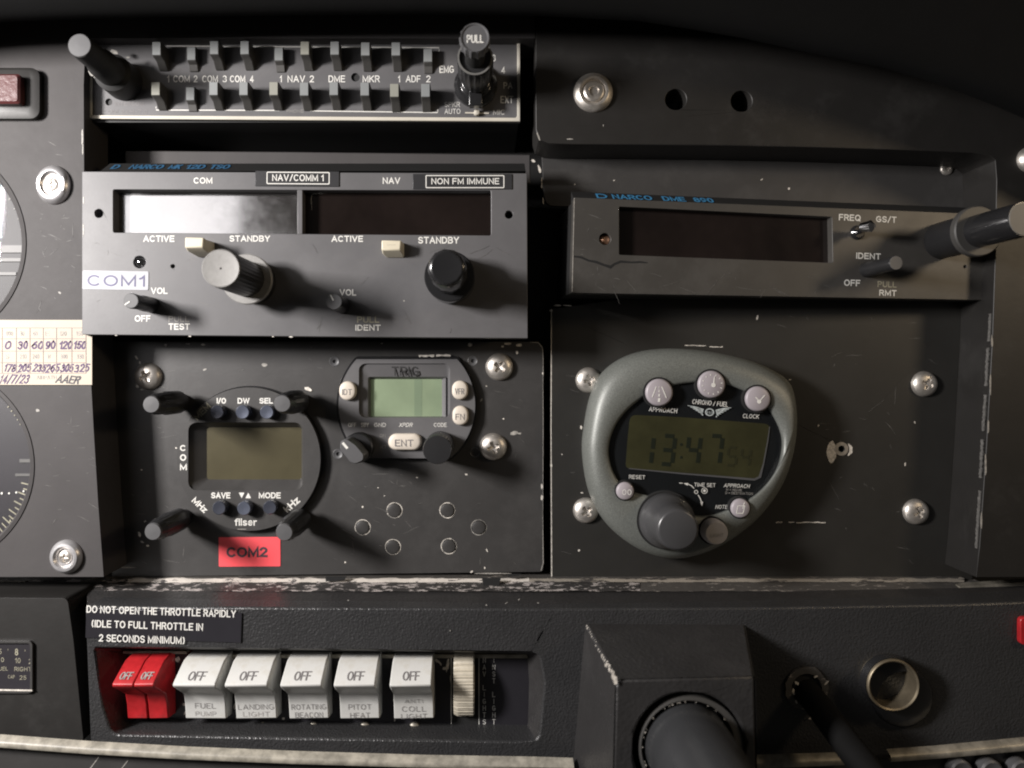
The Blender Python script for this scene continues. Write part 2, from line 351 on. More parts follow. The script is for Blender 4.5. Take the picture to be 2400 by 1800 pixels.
    g['s'] = (.42, [A(.21, .52, .19, .18, 30, 270, 10)+A(.21, .17, .21, .17, 90, -150, 10)]); g['e'] = (.50, [[(.03, .36), (.50, .36)]+A(.25, .35, .25, .35, 0, 310, 16)])
    g['r'] = (.28, [[(0, 0), (0, .70)], [(0, .42), (.08, .62), (.28, .68)]]); g['z'] = (.44, [[(0, .68), (.44, .68), (0, 0), (.44, 0)]]); g['k'] = (.46, [[(0, 0), (0, 1)], [(.42, .68), (0, .28)], [(.14, .42), (.46, 0)]])
    return g
ALPHA = _alphabet()
def text(par, s, org, U, V, wd, ht, m='white', bold=0.012, spacing=1.08, shear=0.0, lift=0.06, name='lettering', jit=0.0):
    """the lettering's box is wd x ht mm, centred on org, running along U with its height along V (in the parent's frame)"""
    U = Vector(U).normalized(); V = Vector(V).normalized(); N = U.cross(V); org = Vector(org)
    pen = ht*((0.125 if ht > 2.0 else 0.105)+bold*(2.6 if ht > 2.0 else 1.6))                                   # stroke width
    adv, strokes, x = 0.27*spacing, [], 0.0
    for ch in s:
        if ch == ' ': x += 0.42; continue
        w_, st_ = ALPHA[ch]
        for k in st_: strokes.append([(x+a, b) for a, b in k])
        x += w_+adv
    tw_ = max(x-adv, 1e-3); only = max(p_[0] for k in strokes for p_ in k)-min(p_[0] for k in strokes for p_ in k)
    pen = min(pen, wd*0.5); ux = (wd-pen)/tw_ if only > .05 else 0.0; uy = ht-pen
    g_ = G(); 
    for si, k in enumerate(strokes):
        pts = []
        for a, b in k:
            px_ = (a-tw_/2)*ux+random.uniform(-jit, jit); py_ = (b-0.5)*uy+random.uniform(-jit, jit); pts.append(Vector((px_+shear*py_, py_)))
        n_ = len(pts); L_, Q_ = [], []
        closed = (pts[0]-pts[-1]).length < 1e-4
        for i in range(n_):
            d0 = (pts[i]-pts[i-1]) if i > 0 else ((pts[0]-pts[-2]) if closed else None)
            d1 = (pts[i+1]-pts[i]) if i < n_-1 else ((pts[1]-pts[0]) if closed else None)
            if d0 is not None and d0.length < 1e-7: d0 = d1
            if d1 is None or d1.length < 1e-7: d1 = d0
            if d0 is None: d0 = d1
            d0 = d0.normalized(); d1 = d1.normalized(); t_ = d0+d1
            t_ = t_.normalized() if t_.length > 1e-4 else d0
            c_ = max(0.45, t_.dot(d1)); nn_ = Vector((-t_.y, t_.x))*(pen/2/c_)
            e_ = Vector((0, 0))
            if not closed and i == 0: e_ = -d1*pen/2
            if not closed and i == n_-1: e_ = d0*pen/2
            L_.append(pts[i]+nn_+e_); Q_.append(pts[i]-nn_+e_)
        z_ = lift+0.006*(si % 4)
        vs = [org+U*v.x+V*v.y+N*z_ for v in L_]+[org+U*v.x+V*v.y+N*z_ for v in Q_]
        g_.add(vs, [(i, n_+i, n_+i+1, i+1) for i in range(n_-1)])
    me = g_.mesh(name, M[m], smooth=False)
    o = bpy.data.objects.new(name, me); C.objects.link(o); o.parent = par.o if isinstance(par, T) else par
    return o
def ptext(t, s, x0, y0, x1, y1, w=0, m='white', rot=0, par=None, **k):
    """lettering whose box was measured in the photo (before rotation)"""
    c = t.p((x0+x1)/2, (y0+y1)/2, w)
    a = t.p(x0, (y0+y1)/2, w); b = t.p(x1, (y0+y1)/2, w); e = t.p((x0+x1)/2, y0, w); f = t.p((x0+x1)/2, y1, w)
    ca, sa = math.cos(R(rot)), math.sin(R(rot))
    return text(par or t, s, c, (ca, sa, 0), (-sa, ca, 0), (b-a).length, (e-f).length, m, **k)
def line(g, pts, wd, z0, z1):             # a flat ribbon through points
    pts = [Vector((p[0], p[1], 0)) for p in pts]; L_, R_ = [], []
    for i, p in enumerate(pts):
        d = (pts[min(i+1, len(pts)-1)]-pts[max(i-1, 0)]).normalized(); n = Vector((-d.y, d.x, 0))
        wv = (wd[i] if isinstance(wd, (list, tuple)) else wd)/2
        L_.append(p+n*wv); R_.append(p-n*wv)
    g.plate(ccw([(v.x, v.y) for v in L_+R_[::-1]]), [], z0, z1, back=False)
def blob(g, c, rx, ry, z, rnd=0.35, n=11, rot=0):   # an irregular flat fleck
    l = []
    for i in range(n):
        a = 2*math.pi*i/n; k = 1-rnd*random.random(); x, y = rx*k*math.cos(a), ry*k*math.sin(a)
        l.append((c[0]+x*math.cos(rot)-y*math.sin(rot), c[1]+x*math.sin(rot)+y*math.cos(rot)))
    g.plate(l, [], z, z+0.05, back=False)

# ------------------------------------------------------------------ shared screws
_scr = {}
def pan_head(r, h, key='steel', arm=0.42, deep=0.30):
    k = (round(r, 2), round(h, 2), key)
    if k in _scr: return _scr[k]
    g = G(); n, m = 56, 22; rings = []
    for j in range(m+1):
        q = 1-j/m if j < m else 0.0
        ring = []
        for i in range(n):
            a = 2*math.pi*i/n; x, y = math.cos(a)*q, math.sin(a)*q
            z = h*math.sqrt(max(0, 1-q**2.6))+0.15 if q < 1 else 0.0
            aw = 0.105+0.03*(1-q)
            inarm = (abs(x) < aw and abs(y) < arm) or (abs(y) < aw and abs(x) < arm)
            if inarm: z -= deep*r*(1-0.55*max(abs(x), abs(y))/arm)
            ring.append((x*r, y*r, z))
        rings.append(ring)
    g.loft(rings, True, True); _scr[k] = g.mesh('screw', M[key], 38); return _scr[k]
def screw(t, px, py, rpx, h=2.2, w=0, key='steel', rot=0, par=None, label=None):
    o = part('screw', pan_head(t.sz(rpx, w), h, key), None, par or t, loc=t.p(px, py, w)); o.rotation_euler.z = R(rot)
    if label: o['label'] = label
    return o
def flecks(t, name, mt, items, w=0):
    g = G()
    for it in items:
        px, py, rx, ry = it[:4]; c = t.p(px, py, w); blob(g, c, t.sz(rx, w)*.85, t.sz(ry, w)*.85, w+0.02, rot=it[4] if len(it) > 4 else 0)
    o = part(name, g, mt, t, kind='stuff'); return o

def scuffs(t, n, x0, y0, x1, y1, seed, mt='scuff', w=0, ln=45, avoid=()):
    rn = random.Random(seed); g = G(); k = 0
    while k < n:
        x, y = rn.uniform(x0, x1), rn.uniform(y0, y1); a_ = rn.choice((rn.gauss(0.15, .3), rn.uniform(0, 3.14))); l_ = ln*rn.random()**2+6
        if any(ax-12 < x < bx+12 and ay-12 < y < by+12 for ax, ay, bx, by in avoid): continue
        pts = [t.p(x+l_*q*math.cos(a_)+rn.uniform(-1, 1), y+l_*q*math.sin(a_)+rn.uniform(-1, 1), w) for q in (0, .35, .7, 1)]
        line(g, pts, [.03, rn.uniform(.06, .2), rn.uniform(.05, .16), .03], w+.005, w+.03+0.002*k); k += 1
    part('scuffs', g, mt, t, kind='stuff')
# ================================================================== the setting behind everything
bk = T('background', 'unlit black interior behind the avionics panel', None, VX, VY, -75, kind='structure', mesh=1)
solo(bk, G().box(-420, 420, -320, 300, -4, 0), 'void')

# ================================================================== glareshield: dark hood over the panel, running towards the pilot
gs = T('glareshield', 'black felt glareshield hood arching over the top of the panel', 'glareshield', VX, 60, -10, mesh=1)
gp = [(-500, 100), (-200, 72), (100, 58), (400, 50), (700, 46), (1000, 44), (1260, 48), (1500, 60), (1634, 81), (1743, 100), (1905, 136), (2068, 168), (2231, 217), (2400, 282), (2560, 352), (2700, 430)]
n = len(gp)
E0 = [gs.p(a, b-14, 32) for a, b in gp]
rings_ = [[(v.x, v.y+24, -50) for v in E0], [(v.x, v.y+20, 4) for v in E0], [(v.x, v.y+8, 18) for v in E0], [(v.x, v.y, 31) for v in E0], [(v.x, v.y+1.5, 36) for v in E0], [(v.x, v.y+6, 38) for v in E0], [(v.x, v.y+45, 40) for v in E0], [(v.x, v.y+90, -50) for v in E0]]
g = G().add([p for r in rings_ for p in r], [(k*n+i, k*n+i+1, (k+1)*n+i+1, (k+1)*n+i) for k in range(7) for i in range(n-1)])
solo(gs, g, 'felt', ang=60)

# ================================================================== left instrument panel cover
lp = T('instrument_panel_cover', 'grey-black instrument panel cover at far left with round gauge openings', 'panel cover', 100, 600, -3)
pp = lambda t, l, w=0: [tuple(t.p(a, b, w)[:2]) for a, b in l]
outer = pp(lp, [(-330, -20), (-100, -20), (100, -20), (700, -20), (1254, -20), (1254, 90), (212, 90), (199, 120), (196, 200), (197, 420), (203, 700), (211, 850), (219, 1000), (230, 1180), (243, 1352), (-330, 1352)])
c1 = lp.p(-182, 570); r1 = lp.sz(244); c2 = lp.p(-155, 1092); r2 = lp.sz(236)
g = G().plate(ccw(outer), [], -17, 0)
# the two gauge openings need the gauges to sit proud of a real hole
g = G().plate(ccw(outer), [circ(c1, r1, 64), circ(c2, r2, 64)], -17, 0)
part('cover_plate', g, 'panel', lp, bevel=0.7)
for (px, py, rx, key) in ((127, 434, 40, 'wash'), (157, 1304, 38, 'wash')):
    c = lp.p(px, py, 0); r = lp.sz(rx)
    g = G().lathe((0, 0), [(r, 0), (r, 0.5), (r*0.93, 1.5), (r*0.80, 2.2), (r*0.66, 2.3), (r*0.56, 1.7), (r*0.50, 1.0), (0.2, 1.0)], 44, squash=1.14 if py < 600 else 1.04)
    o = part('cup_washer', g, key, lp, loc=c, label='bright cup washer beside the COM radio' if py < 600 else 'cup washer at the bottom corner of the cover')
    part('screw', pan_head(r*0.42, 0.9, 'steel', 0.62, 0.32), None, o, loc=(0, 0, 0.9))
flecks(lp, 'scratches', 'chipd', [(140, 686, 5, 3, -.6), (88, 962, 6, 5), (213, 172, 5, 12, .6), (232, 184, 18, 5, -.25), (193, 320, 3, 28), (194, 350, 2, 20), (268, 122, 14, 7, -.3), (300, 135, 6, 3)], 0)
scuffs(lp, 26, 85, 330, 180, 740, 11, ln=30, avoid=((70, 380, 180, 490),)); scuffs(lp, 22, 100, 910, 215, 1240, 12, ln=30)
# gauges seen at the left edge
def gauge(lab, c, r, px, py, dial, marks, dz=-6):
    t = T('round_gauge', lab, 'gauge', px, py, -3)
    d = t.I @ (lp.F @ Vector((c[0], c[1], 0)))
    cc = (d.x, d.y)
    g = G(); n = 72
    rings = [at(circ(cc, r*q, n), z) for q, z in ((0.999, -16), (0.999, 0.3), (0.965, 0.5), (0.93, -1.5), (0.915, dz+1.2))]
    g.loft(rings, False, False); part('bezel', g, 'panel', t)
    part('dial', G().lathe(cc, [(r*0.96, dz-1.2), (r*0.96, dz)], n), dial, t)
    marks(t, cc, r, dz)
    part('glass', G().lathe(cc, [(r*0.925, dz+1.6), (r*0.925, dz+2.0)], n), 'glass', t)
    return t
def m1(t, cc, r, z):
    g = G()
    for (y0, y1, x0, x1) in ((575, 592, -60, 56), (605, 613, -60, 50), (638, 645, -60, 38)):
        a = t.p(x0, y0, z+0.5); b = t.p(x1, y1, z+0.5); g.box(a.x, b.x, b.y, a.y, z, z+0.6)
    part('horizon_bar', g, 'greybar', t)
    g = G(); 
    for q in range(24):
        a = R(-80+q*7); x, y = cc[0]+r*0.86*math.cos(a), cc[1]+r*0.86*math.sin(a)
        line(g, [(x, y), (x+math.cos(a)*2.2, y+math.sin(a)*2.2)], 0.35, z, z+0.25)
    part('tick_marks', g, 'dimw', t, kind='stuff')
gauge('round attitude gauge cut by the left edge, grey dial with pale bars', c1, r1, 20, 570, 'dial', m1)
def m2(t, cc, r, z):
    g = G()
    for px, py, rr in ((5, 1156, 3), (22, 1156, 2.6), (39, 1154, 2.6), (56, 1151, 2.6), (67, 1153, 2.0)):
        g.lathe(t.p(px, py, z), [(t.sz(rr), z+0.02), (t.sz(rr)*0.9, z+0.25)], 16)
    part('dots', g, 'white', t)
    g = G()
    for i in range(13):
        a = R(-14-i*3.6); ln = 2.6 if i % 2 else 4.0; x, y = cc[0]+r*0.90*math.cos(a), cc[1]+r*0.90*math.sin(a)
        line(g, [(x, y), (x-math.cos(a)*ln, y-math.sin(a)*ln)], 0.45, z, z+0.25)
    for i in range(5):
        a = R(28+i*3.6); x, y = cc[0]+r*0.90*math.cos(a), cc[1]+r*0.90*math.sin(a)
        line(g, [(x, y), (x-math.cos(a)*1.8, y-math.sin(a)*1.8)], 0.4, z, z+0.25)
    part('tick_marks', g, 'tick', t, kind='stuff')
    g = G()
    for (y0, y1, x0, x1) in ((1076, 1084, 46, 72), (1110, 1116, 36, 70)):
        a = t.p(x0, y0, z+0.3); b = t.p(x1, y1, z+0.3); g.box(a.x, b.x, b.y, a.y, z, z+0.4)
    part('index_bar', g, 'greybar', t)
    c = t.p(32, 1222, z); text(t, '15', c, (0.88, 0.47, 0), (-0.47, 0.88, 0), 3.6, 2.4, 'tick', lift=0.1, bold=0.02)
gauge('round black gauge with dotted scale and the number 15, lower left', c2, r2, 20, 1092, 'dialb', m2)
# red lamp
rl = T('warning_lamp', 'dull red square warning lamp in a black bezel, upper left edge', 'lamp', 25, 215, -3)
a = rl.p(-60, 165); b = rl.p(101, 283)
g = G().loft([at(rrect(a.x, b.x, b.y, a.y, 3.2), 0), at(rrect(a.x, b.x, b.y, a.y, 3.2), 2.2), at(rrect(a.x+2, b.x-2.5, b.y+2, a.y-1, 2.2), 3.0)])
part('bezel', g, 'cover', rl)
a = rl.p(-50, 178, 4); b = rl.p(54, 247, 4)
part('lens', G().loft([at(rrect(a.x, b.x, b.y, a.y, 1.0), 2.9), at(rrect(a.x, b.x, b.y, a.y, 1.0), 5.5), at(rrect(a.x+.7, b.x-.7, b.y+.7, a.y-.7, .8), 6.2)]), 'redlamp', rl)
# compass card
cc_ = T('compass_card', 'cream compass deviation card with handwritten figures taped at the left edge', 'card', 100, 826, -2.9)
a = cc_.p(-70, 750); b = cc_.p(217, 902)
part('card_sheet', G().box(a.x, b.x, b.y, a.y, 0.05, 0.45), 'paper', cc_)
g = G()
for y in (768.6, 794, 823, 850, 875):
    q = cc_.p(-70, y); r_ = cc_.p(203, y); line(g, [q, r_], 0.24, 0.45, 0.50)
for x in (7, 40, 72, 103, 134, 170, 203):
    q = cc_.p(x, 768.6); r_ = cc_.p(x, 875); line(g, [q, r_], 0.24, 0.45, 0.53)
part('table_lines', g, 'paperline', cc_)
for s_, x in (('000', 22), ('30', 52), ('60', 83), ('E', 111), ('120', 148), ('150', 186)): ptext(cc_, s_, x-8 if len(s_) > 2 else x-5, 756+20, x+8 if len(s_) > 2 else x+5, 787, 0.45, 'inkf')
for s_, x in (('S', 17), ('210', 54), ('240', 84), ('W', 115), ('300', 150), ('330', 188)): ptext(cc_, s_, x-8 if len(s_) > 2 else x-4, 830, x+8 if len(s_) > 2 else x+4, 841, 0.45, 'inkf')
for s_, x0, x1, rt in (('0', 12, 27, -4), ('30', 42, 66, 3), ('60', 75, 102, -3), ('90', 107, 130, 5), ('120', 139, 170, 1), ('150', 173, 202, -2)): ptext(cc_, s_, x0, 799, x1, 819, 0.45, 'pen', rot=rt, shear=0.18, bold=0.022, jit=.10)
for s_, x0, x1, rt in (('178', 10, 38, -3), ('205', 42, 73, 3), ('235', 78, 108, -2), ('265', 108, 140, 4), ('305', 143, 172, 1), ('325', 175, 210, 5)): ptext(cc_, s_, x0, 853, x1, 872, 0.45, 'pen', rot=rt, shear=0.3, bold=0.015, jit=.14)
ptext(cc_, '14/7/23', 0, 878, 69, 899, 0.45, 'pen', shear=0.4, bold=0.005, jit=.09); ptext(cc_, 'AIRPATH', 86, 880, 132, 889, 0.45, 'inkf'); ptext(cc_, 'AAER', 133, 880, 188, 899, 0.45, 'ink', shear=0.4, rot=-3, bold=0.02, jit=.09)

# ================================================================== audio selector panel
ap = T('audio_selector_panel', 'black audio selector panel with two rows of rocker keys in a cream frame', 'audio panel', 715, 190, -8)
a = ap.p(210, 92); b = ap.p(1219, 287)
part('housing', G().box(a.x+.5, b.x-.5, b.y+.3, a.y-1, -40, -0.8), 'black', ap)
q0 = pp(ap, [(212, 94), (1219, 91), (1219, 287), (209, 280)])
q1 = pp(ap, [(219, 101), (1212, 98), (1212, 278), (217, 272)])
part('face', G().plate(ccw(q0), [circ(ap.p(255, 239), 1.3, 16), circ(ap.p(833, 181), 1.6, 16)], -1.2, 0), 'face', ap)
part('frame', G().plate(ccw(q0), [rpoly(q1, 1.0)], 0, 1.0), 'trim', ap, bevel=0.2)
def key(px, py, h, shade='knobgrey'):
    # rocker key: front tip seen at px,py
    c = ap.p(px, py, h); g = G()
    wd, ht = 3.25, 5.4
    prof = [(ht/2-0.2, 0), (ht/2, h*0.8), (ht/2-0.3, h), (-ht/2+0.3, h), (-ht/2, h*0.85), (-ht/2-0.6, h*0.45), (-ht/2-2.6, h*0.16), (-ht/2-2.9, 0)]
    g.loft([[(x, y, z) for y, z in prof] for x in (-wd/2, wd/2)])
    k_ = part('key', g, 'keybody', ap, bevel=0.25, loc=(c.x, c.y, 0))
    part('key_cap', G().box(-wd/2+.1, wd/2-.1, -ht/2+.35, ht/2-.35, h, h+.25, .1), shade, k_)
    return k_
base_k = None
for xs, row in (([(365, 208, 6.5), (446, 220, 3), (500.5, 208, 6.5), (571, 208, 6.5), (641.5, 208, 6.5), (713, 209, 6.5), (782.5, 208, 6.5), (855, 209, 6.5), (924.5, 212, 6.5), (997.5, 212, 6.5)], 0),
                ([(367, 114, 6.5), (448.5, 126, 3), (502, 112, 6.5), (573.5, 112, 6.5), (653.5, 127, 3), (714.5, 113, 6.5), (784.5, 113, 6.5), (856.5, 115, 6.5), (928, 115, 6.5), (1003, 130, 3)], 1)):
    for i_, (px, py, h) in enumerate(xs): key(px, py, h, ('keycap', 'keycream')[(i_*3+row) % 4 == 0] if h > 5 else 'keycap')
for s_, x0, x1 in (('1', 392, 397), ('COM', 406, 445), ('2', 454, 463), ('COM', 474, 511), ('3', 522, 532), ('COM', 539, 575), ('4', 586, 595), ('1', 656, 661), ('NAV', 674, 715), ('2', 726, 736), ('DME', 770, 809), ('MKR', 850, 890), ('1', 933, 938), ('ADF', 951, 986), ('2', 999, 1009)):
    ptext(ap, s_, x0, 177, x1, 193, 0, 'white', bold=0.006)
for s_, x0, y0, x1, y1 in (('EMG', 1030, 154, 1064, 171), ('3', 1154, 128, 1162, 144), ('4', 1175, 157, 1184, 172), ('PA', 1180, 193, 1201, 208), ('EXT', 1173, 225, 1203, 242), ('SPKR', 1042, 239, 1078, 251), ('AUTO', 1042, 255, 1079, 267), ('MIC', 1156, 257, 1183, 269)):
    ptext(ap, s_, x0, y0, x1, y1, 0, 'white', bold=0.006)
ptext(ap, 'INTERCOM', 270, 239, 337, 248, 0, 'inkg'); ptext(ap, 'COM 24H-7.0', 241, 257, 345, 266, 0, 'inkg'); ptext(ap, 'PHONE', 671, 257, 712, 264, 0, 'dimw')
g = G()
for pts in ([(366, 250), (366, 258), (655, 259)], [(727, 260), (1026, 264), (1026, 257)], [(390, 108), (1029, 112), (1029, 122)]): line(g, [ap.p(*q) for q in pts], 0.35, 0.02, 0.08)
part('bracket_line', g, 'white', ap)
g = G(); line(g, [ap.p(1090, 265), ap.p(1146, 266)], 0.5, 0.02, 0.35); g.lathe(ap.p(1117, 266), [(1.1, 0.3), (1.0, 1.6), (0.1, 1.9)], 16)
part('mic_slider', g, 'trim', ap)
c = ap.p(187, 107, 30)
k = part('volume_knob', G().lathe((c.x, c.y), [(6.6, 0), (6.8, .6), (6.6, 9), (5.2, 10), (5.0, 17), (4.2, 18.5), (4.0, 29.2), (3.8, 30)], 48), 'black', ap, label='black stepped knob at the left end')
part('knob_cap', G().lathe((c.x, c.y), [(3.7, 30.0), (3.6, 30.3), (.2, 30.4)], 36), 'capgrey', k)
c = ap.p(1115, 203, 0)
g = G().lathe((c.x, c.y), [(8.0, 0), (8.0, 1.6), (7.2, 2.4), (6.6, 3.0), (5.2, 3.2), (5.2, 6)], 48); g.box(c.x-2.4, c.x+2.4, c.y-9.2, c.y, 3.0, 6.5)
part('selector_knob', g, 'gloss', ap, bevel=0.3)
g = G().lathe((c.x, c.y), [(4.8, 6), (6.2, 14, 1), (6.2, 24, 1), (5.6, 24.6), (5.3, 24.2), (5.0, 23.6)], 96, flute=(20, 0.06)); part('outer_knob', g, 'knob', ap); part('knob_rim', G().plate(circ(c, 5.9, 48), [circ(c, 5.3, 48)], 24.3, 24.75), 'knobgrey', ap)
g = G().lathe((c.x, c.y), [(3.3, 23), (3.3, 34)], 36); part('shaft', g, 'black', ap)
g = G().lathe((c.x, c.y), [(4.0, 33), (4.9, 34, 1), (4.9, 38.4, 1), (4.5, 39), (4.1, 38.9), (3.95, 38.6)], 90, flute=(14, 0.10)); k = part('pull_knob', g, 'capgrey', ap)
text(k, 'PULL', (c.x+0.15, c.y-0.3, 38.6), (1, 0, 0), (0, 1, 0), 5.3, 2.5, 'white', bold=0.01)

# ================================================================== shelf plate seen between the audio panel and the COM radio
sh = T('upper_shelf_plate', 'scuffed dark plate edge in the gap under the audio panel', 'plate', 760, 378, -22, mesh=1)
solo(sh, G().plate(ccw(pp(sh, [(293, 353), (700, 356), (1243, 362), (1243, 430), (293, 430)])), [], -1.5, 0), 'panel', 0.4)
gap = T('radio_rack_wall', 'dark rack wall in the deep gap below the audio panel', 'panel', 720, 330, -46, mesh=1)
solo(gap, G().plate(ccw(pp(gap, [(150, 60), (1500, 60), (1500, 900), (150, 900)])), [], -2, 0), 'black')

# ================================================================== knobs used by both Narco-style units
def dual_knob(t, c, z_ring, r_ring, r_low, z_tip, r_tip, captop, lowmat='gloss', flats=False, ringmat='knobtop'):
    low = part('outer_knob', G().lathe((c.x, c.y), [(r_low*0.9, 0), (r_low, 0.4), (r_low, z_ring-1.2)], 48), lowmat, t)
    part('knob_ring', G().lathe((c.x, c.y), [(r_ring, z_ring-1.4), (r_ring, z_ring-0.3), (r_ring-0.35, z_ring), (r_tip-0.4, z_ring)], 56), ringmat, low)
    g = G()
    if flats: g.lathe((c.x, c.y), [(r_tip*1.05, z_ring), (r_tip*1.03, z_tip-1.8), (r_tip*0.93, z_tip-0.5), (r_tip*0.86, z_tip), (r_tip*0.5, z_tip-0.15)], 12, ph=R(8))
    else: g.lathe((c.x, c.y), [(r_tip*1.0, z_ring, 1), (r_tip*0.99, z_tip-1.2, 1), (r_tip*0.95, z_tip-0.6)], 120, flute=(30, 0.03))
    k = part('inner_knob', g, lowmat if flats else 'knob', t, bevel=0.35 if flats else 0)
    if captop:
        cap = part('knob_cap', G().lathe((c.x, c.y), [(r_tip*0.95, z_tip-0.7), (r_tip*0.97, z_tip-0.3), (r_tip*0.92, z_tip), (r_tip*0.88, z_tip-0.05), (0.35, z_tip-0.1), (0.3, z_tip-0.5)], 48), captop, k)
    return k
def pot(t, px, py, h, rpx, ang, name='volume_knob', w0=0):
    c = t.p(px, py, h); r = t.sz(rpx, h)
    k = part(name, G().lathe((c.x, c.y), [(r*1.05, w0), (r*1.05, h*0.45, 1), (r*0.92, h*0.55), (r, h-0.5, 1), (r*0.93, h)], 72, flute=(24, 0.04)), 'knob', t)
    part('knob_cap', G().lathe((c.x, c.y), [(r*0.93, h-0.02), (r*0.88, h+0.08)], 32), 'capgrey', k)
    if ang is not None:
        g = G(); u = (math.cos(R(ang)), math.sin(R(ang))); line(g, [(c.x+u[0]*r*0.15, c.y+u[1]*r*0.15), (c.x+u[0]*r*0.92, c.y+u[1]*r*0.92)], 0.42, h+0.08, h+0.2); part('pointer_line', g, 'white', k)
    return k
def wbutton(t, x0, y0, x1, y1, h, name='swap_button'):
    a = t.p(x0, y0, h); b = t.p(x1, y1, h)
    g = G().loft([[(a.x, a.y, 0), (b.x+0.6, a.y, 0), (b.x+0.6, b.y-2.0, 0), (a.x+1.2, b.y-2.0, 0)], [(a.x, a.y, h-1), (b.x+0.6, a.y-0.6, h-1.5), (b.x+0.6, b.y-1.2, h-2.5), (a.x, b.y-1.0, h-2.5)], [(a.x, a.y, h), (b.x, a.y, h), (b.x-.3, b.y, h), (a.x, b.y, h)]])
    return part(name, g, 'cream', t, bevel=0.4)

# ================================================================== COM/NAV radio
cr = T('nav_com_radio', 'black NAV/COM radio with two long display windows, left of centre', 'radio', 715, 590, 0)
out = pp(cr, [(192, 402), (1235, 406), (1237, 793), (192, 784)])
win = rpoly(pp(cr, [(265, 444), (1151, 446), (1151, 552), (265, 545)]), 0.6, 2)
holes = [win, circ(cr.p(231.5, 500), 1.55, 20), circ(cr.p(1193, 503), 1.45, 20), circ(cr.p(327, 614), 2.2, 20), circ(cr.p(405, 624), 0.75, 12)]
part('face', G().plate(ccw(out), holes, -6, 0), 'face', cr, bevel=0.35)
a = cr.p(194, 408); b = cr.p(1233, 780)
part('housing', G().box(a.x+1, b.x-1, b.y+1, a.y-1, -44, -6.02), 'black', cr)
a = cr.p(258, 438, -4.5); b = cr.p(703, 556, -4.5); part('display_window', G().box(a.x, b.x, b.y, a.y, -5.2, -4.5), 'dispg', cr, label='display window holding the bright reflection')
a = cr.p(703, 438, -4.5); b = cr.p(1152, 556, -4.5); part('display_window', G().box(a.x+0.02, b.x, b.y, a.y, -5.2, -4.5), 'display', cr, label='dark red-black display window')
a = cr.p(696, 444); b = cr.p(709, 549); part('divider', G().box(a.x, b.x, b.y, a.y, -4.45, -0.15), 'face', cr, bevel=0.25)
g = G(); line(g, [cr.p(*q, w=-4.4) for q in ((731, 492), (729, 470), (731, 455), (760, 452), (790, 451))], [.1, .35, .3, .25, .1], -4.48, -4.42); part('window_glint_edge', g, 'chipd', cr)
part('dimmer_sensor', G().lathe(cr.p(327, 614)[:2], [(1.9, -1.4), (1.7, -0.4), (1.1, 0.1), (0.1, 0.3)], 24), 'chrome', cr)
for s_, x0, y0, x1, y1 in (('COM', 454, 416, 498, 430.5), ('NAV', 897, 416, 938, 431), ('ACTIVE', 336, 552, 409, 567), ('STANDBY', 538, 552, 633, 566.5), ('ACTIVE', 777, 552.5, 851, 567), ('STANDBY', 980, 555, 1076, 571),
        ('VOL', 354, 674, 393, 689), ('OFF', 316, 739, 353, 754), ('TEST', 395, 758, 445, 773), ('VOL', 796, 678, 835, 693), ('IDENT', 833, 761, 892, 775)):
    ptext(cr, s_, x0, y0, x1, y1, 0, 'white', bold=0.022)
ptext(cr, 'PULL', 395, 740.5, 444, 754.5, 0, 'dimw', bold=0.02); ptext(cr, 'PULL', 837, 741.5, 889, 756.5, 0, 'tick', bold=0.02)
tip = cr.p(517, 629, 34); dual_knob(cr, tip, 9, 8.7, 7.6, 34, 6.15, 'knobtop', 'knob')
tip = cr.p(1047, 627, 30); dual_knob(cr, tip, 10, 8.7, 8.6, 30, 6.0, None, 'gloss', True, 'gloss')
pot(cr, 307, 705, 15, 18.5, 215); pot(cr, 783, 707, 13, 19.5, 118)
wbutton(cr, 433, 556, 477, 580, 9); k = wbutton(cr, 894, 563, 940, 586, 5); 
a = cr.p(917, 574, 5); text(k, '~', (a.x, a.y, 5), (1, 0, 0), (0, 1, 0), 3.2, 0.4, 'inkg')
flecks(cr, 'edge_chips', 'chip', [(445, 788, 5, 1.6), (682, 789.5, 7, 2), (640, 789, 4, 1.4), (196, 470, 1.5, 12), (195.5, 540, 1.3, 20), (272, 786, 4, 1.5), (947, 705, 2, 2)], 0)
# chamfered strip on top of the radio carrying the blue legend
a = cr.p(235, 400, -2); b = cr.p(1232, 400, -2)
g = G().loft([[(x, a.y-0.6, -0.4), (x, a.y+0.2, -2.6), (x, a.y+4.6, -9), (x, a.y-0.6, -9)] for x in (a.x, b.x)])
tb = part('top_strip', g, 'black', cr)
U, V = (1, 0, 0), (0, 4.4, -6.4)
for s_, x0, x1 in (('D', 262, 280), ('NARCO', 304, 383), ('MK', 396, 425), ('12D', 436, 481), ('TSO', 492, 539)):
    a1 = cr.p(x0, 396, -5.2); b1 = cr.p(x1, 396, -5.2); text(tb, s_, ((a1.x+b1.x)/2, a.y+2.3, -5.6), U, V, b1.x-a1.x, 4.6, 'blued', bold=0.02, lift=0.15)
scuffs(cr, 46, 205, 412, 1180, 775, 3, avoid=((255, 436, 1160, 560), (500, 590, 650, 720), (1000, 590, 1120, 720), (194, 625, 350, 690)))
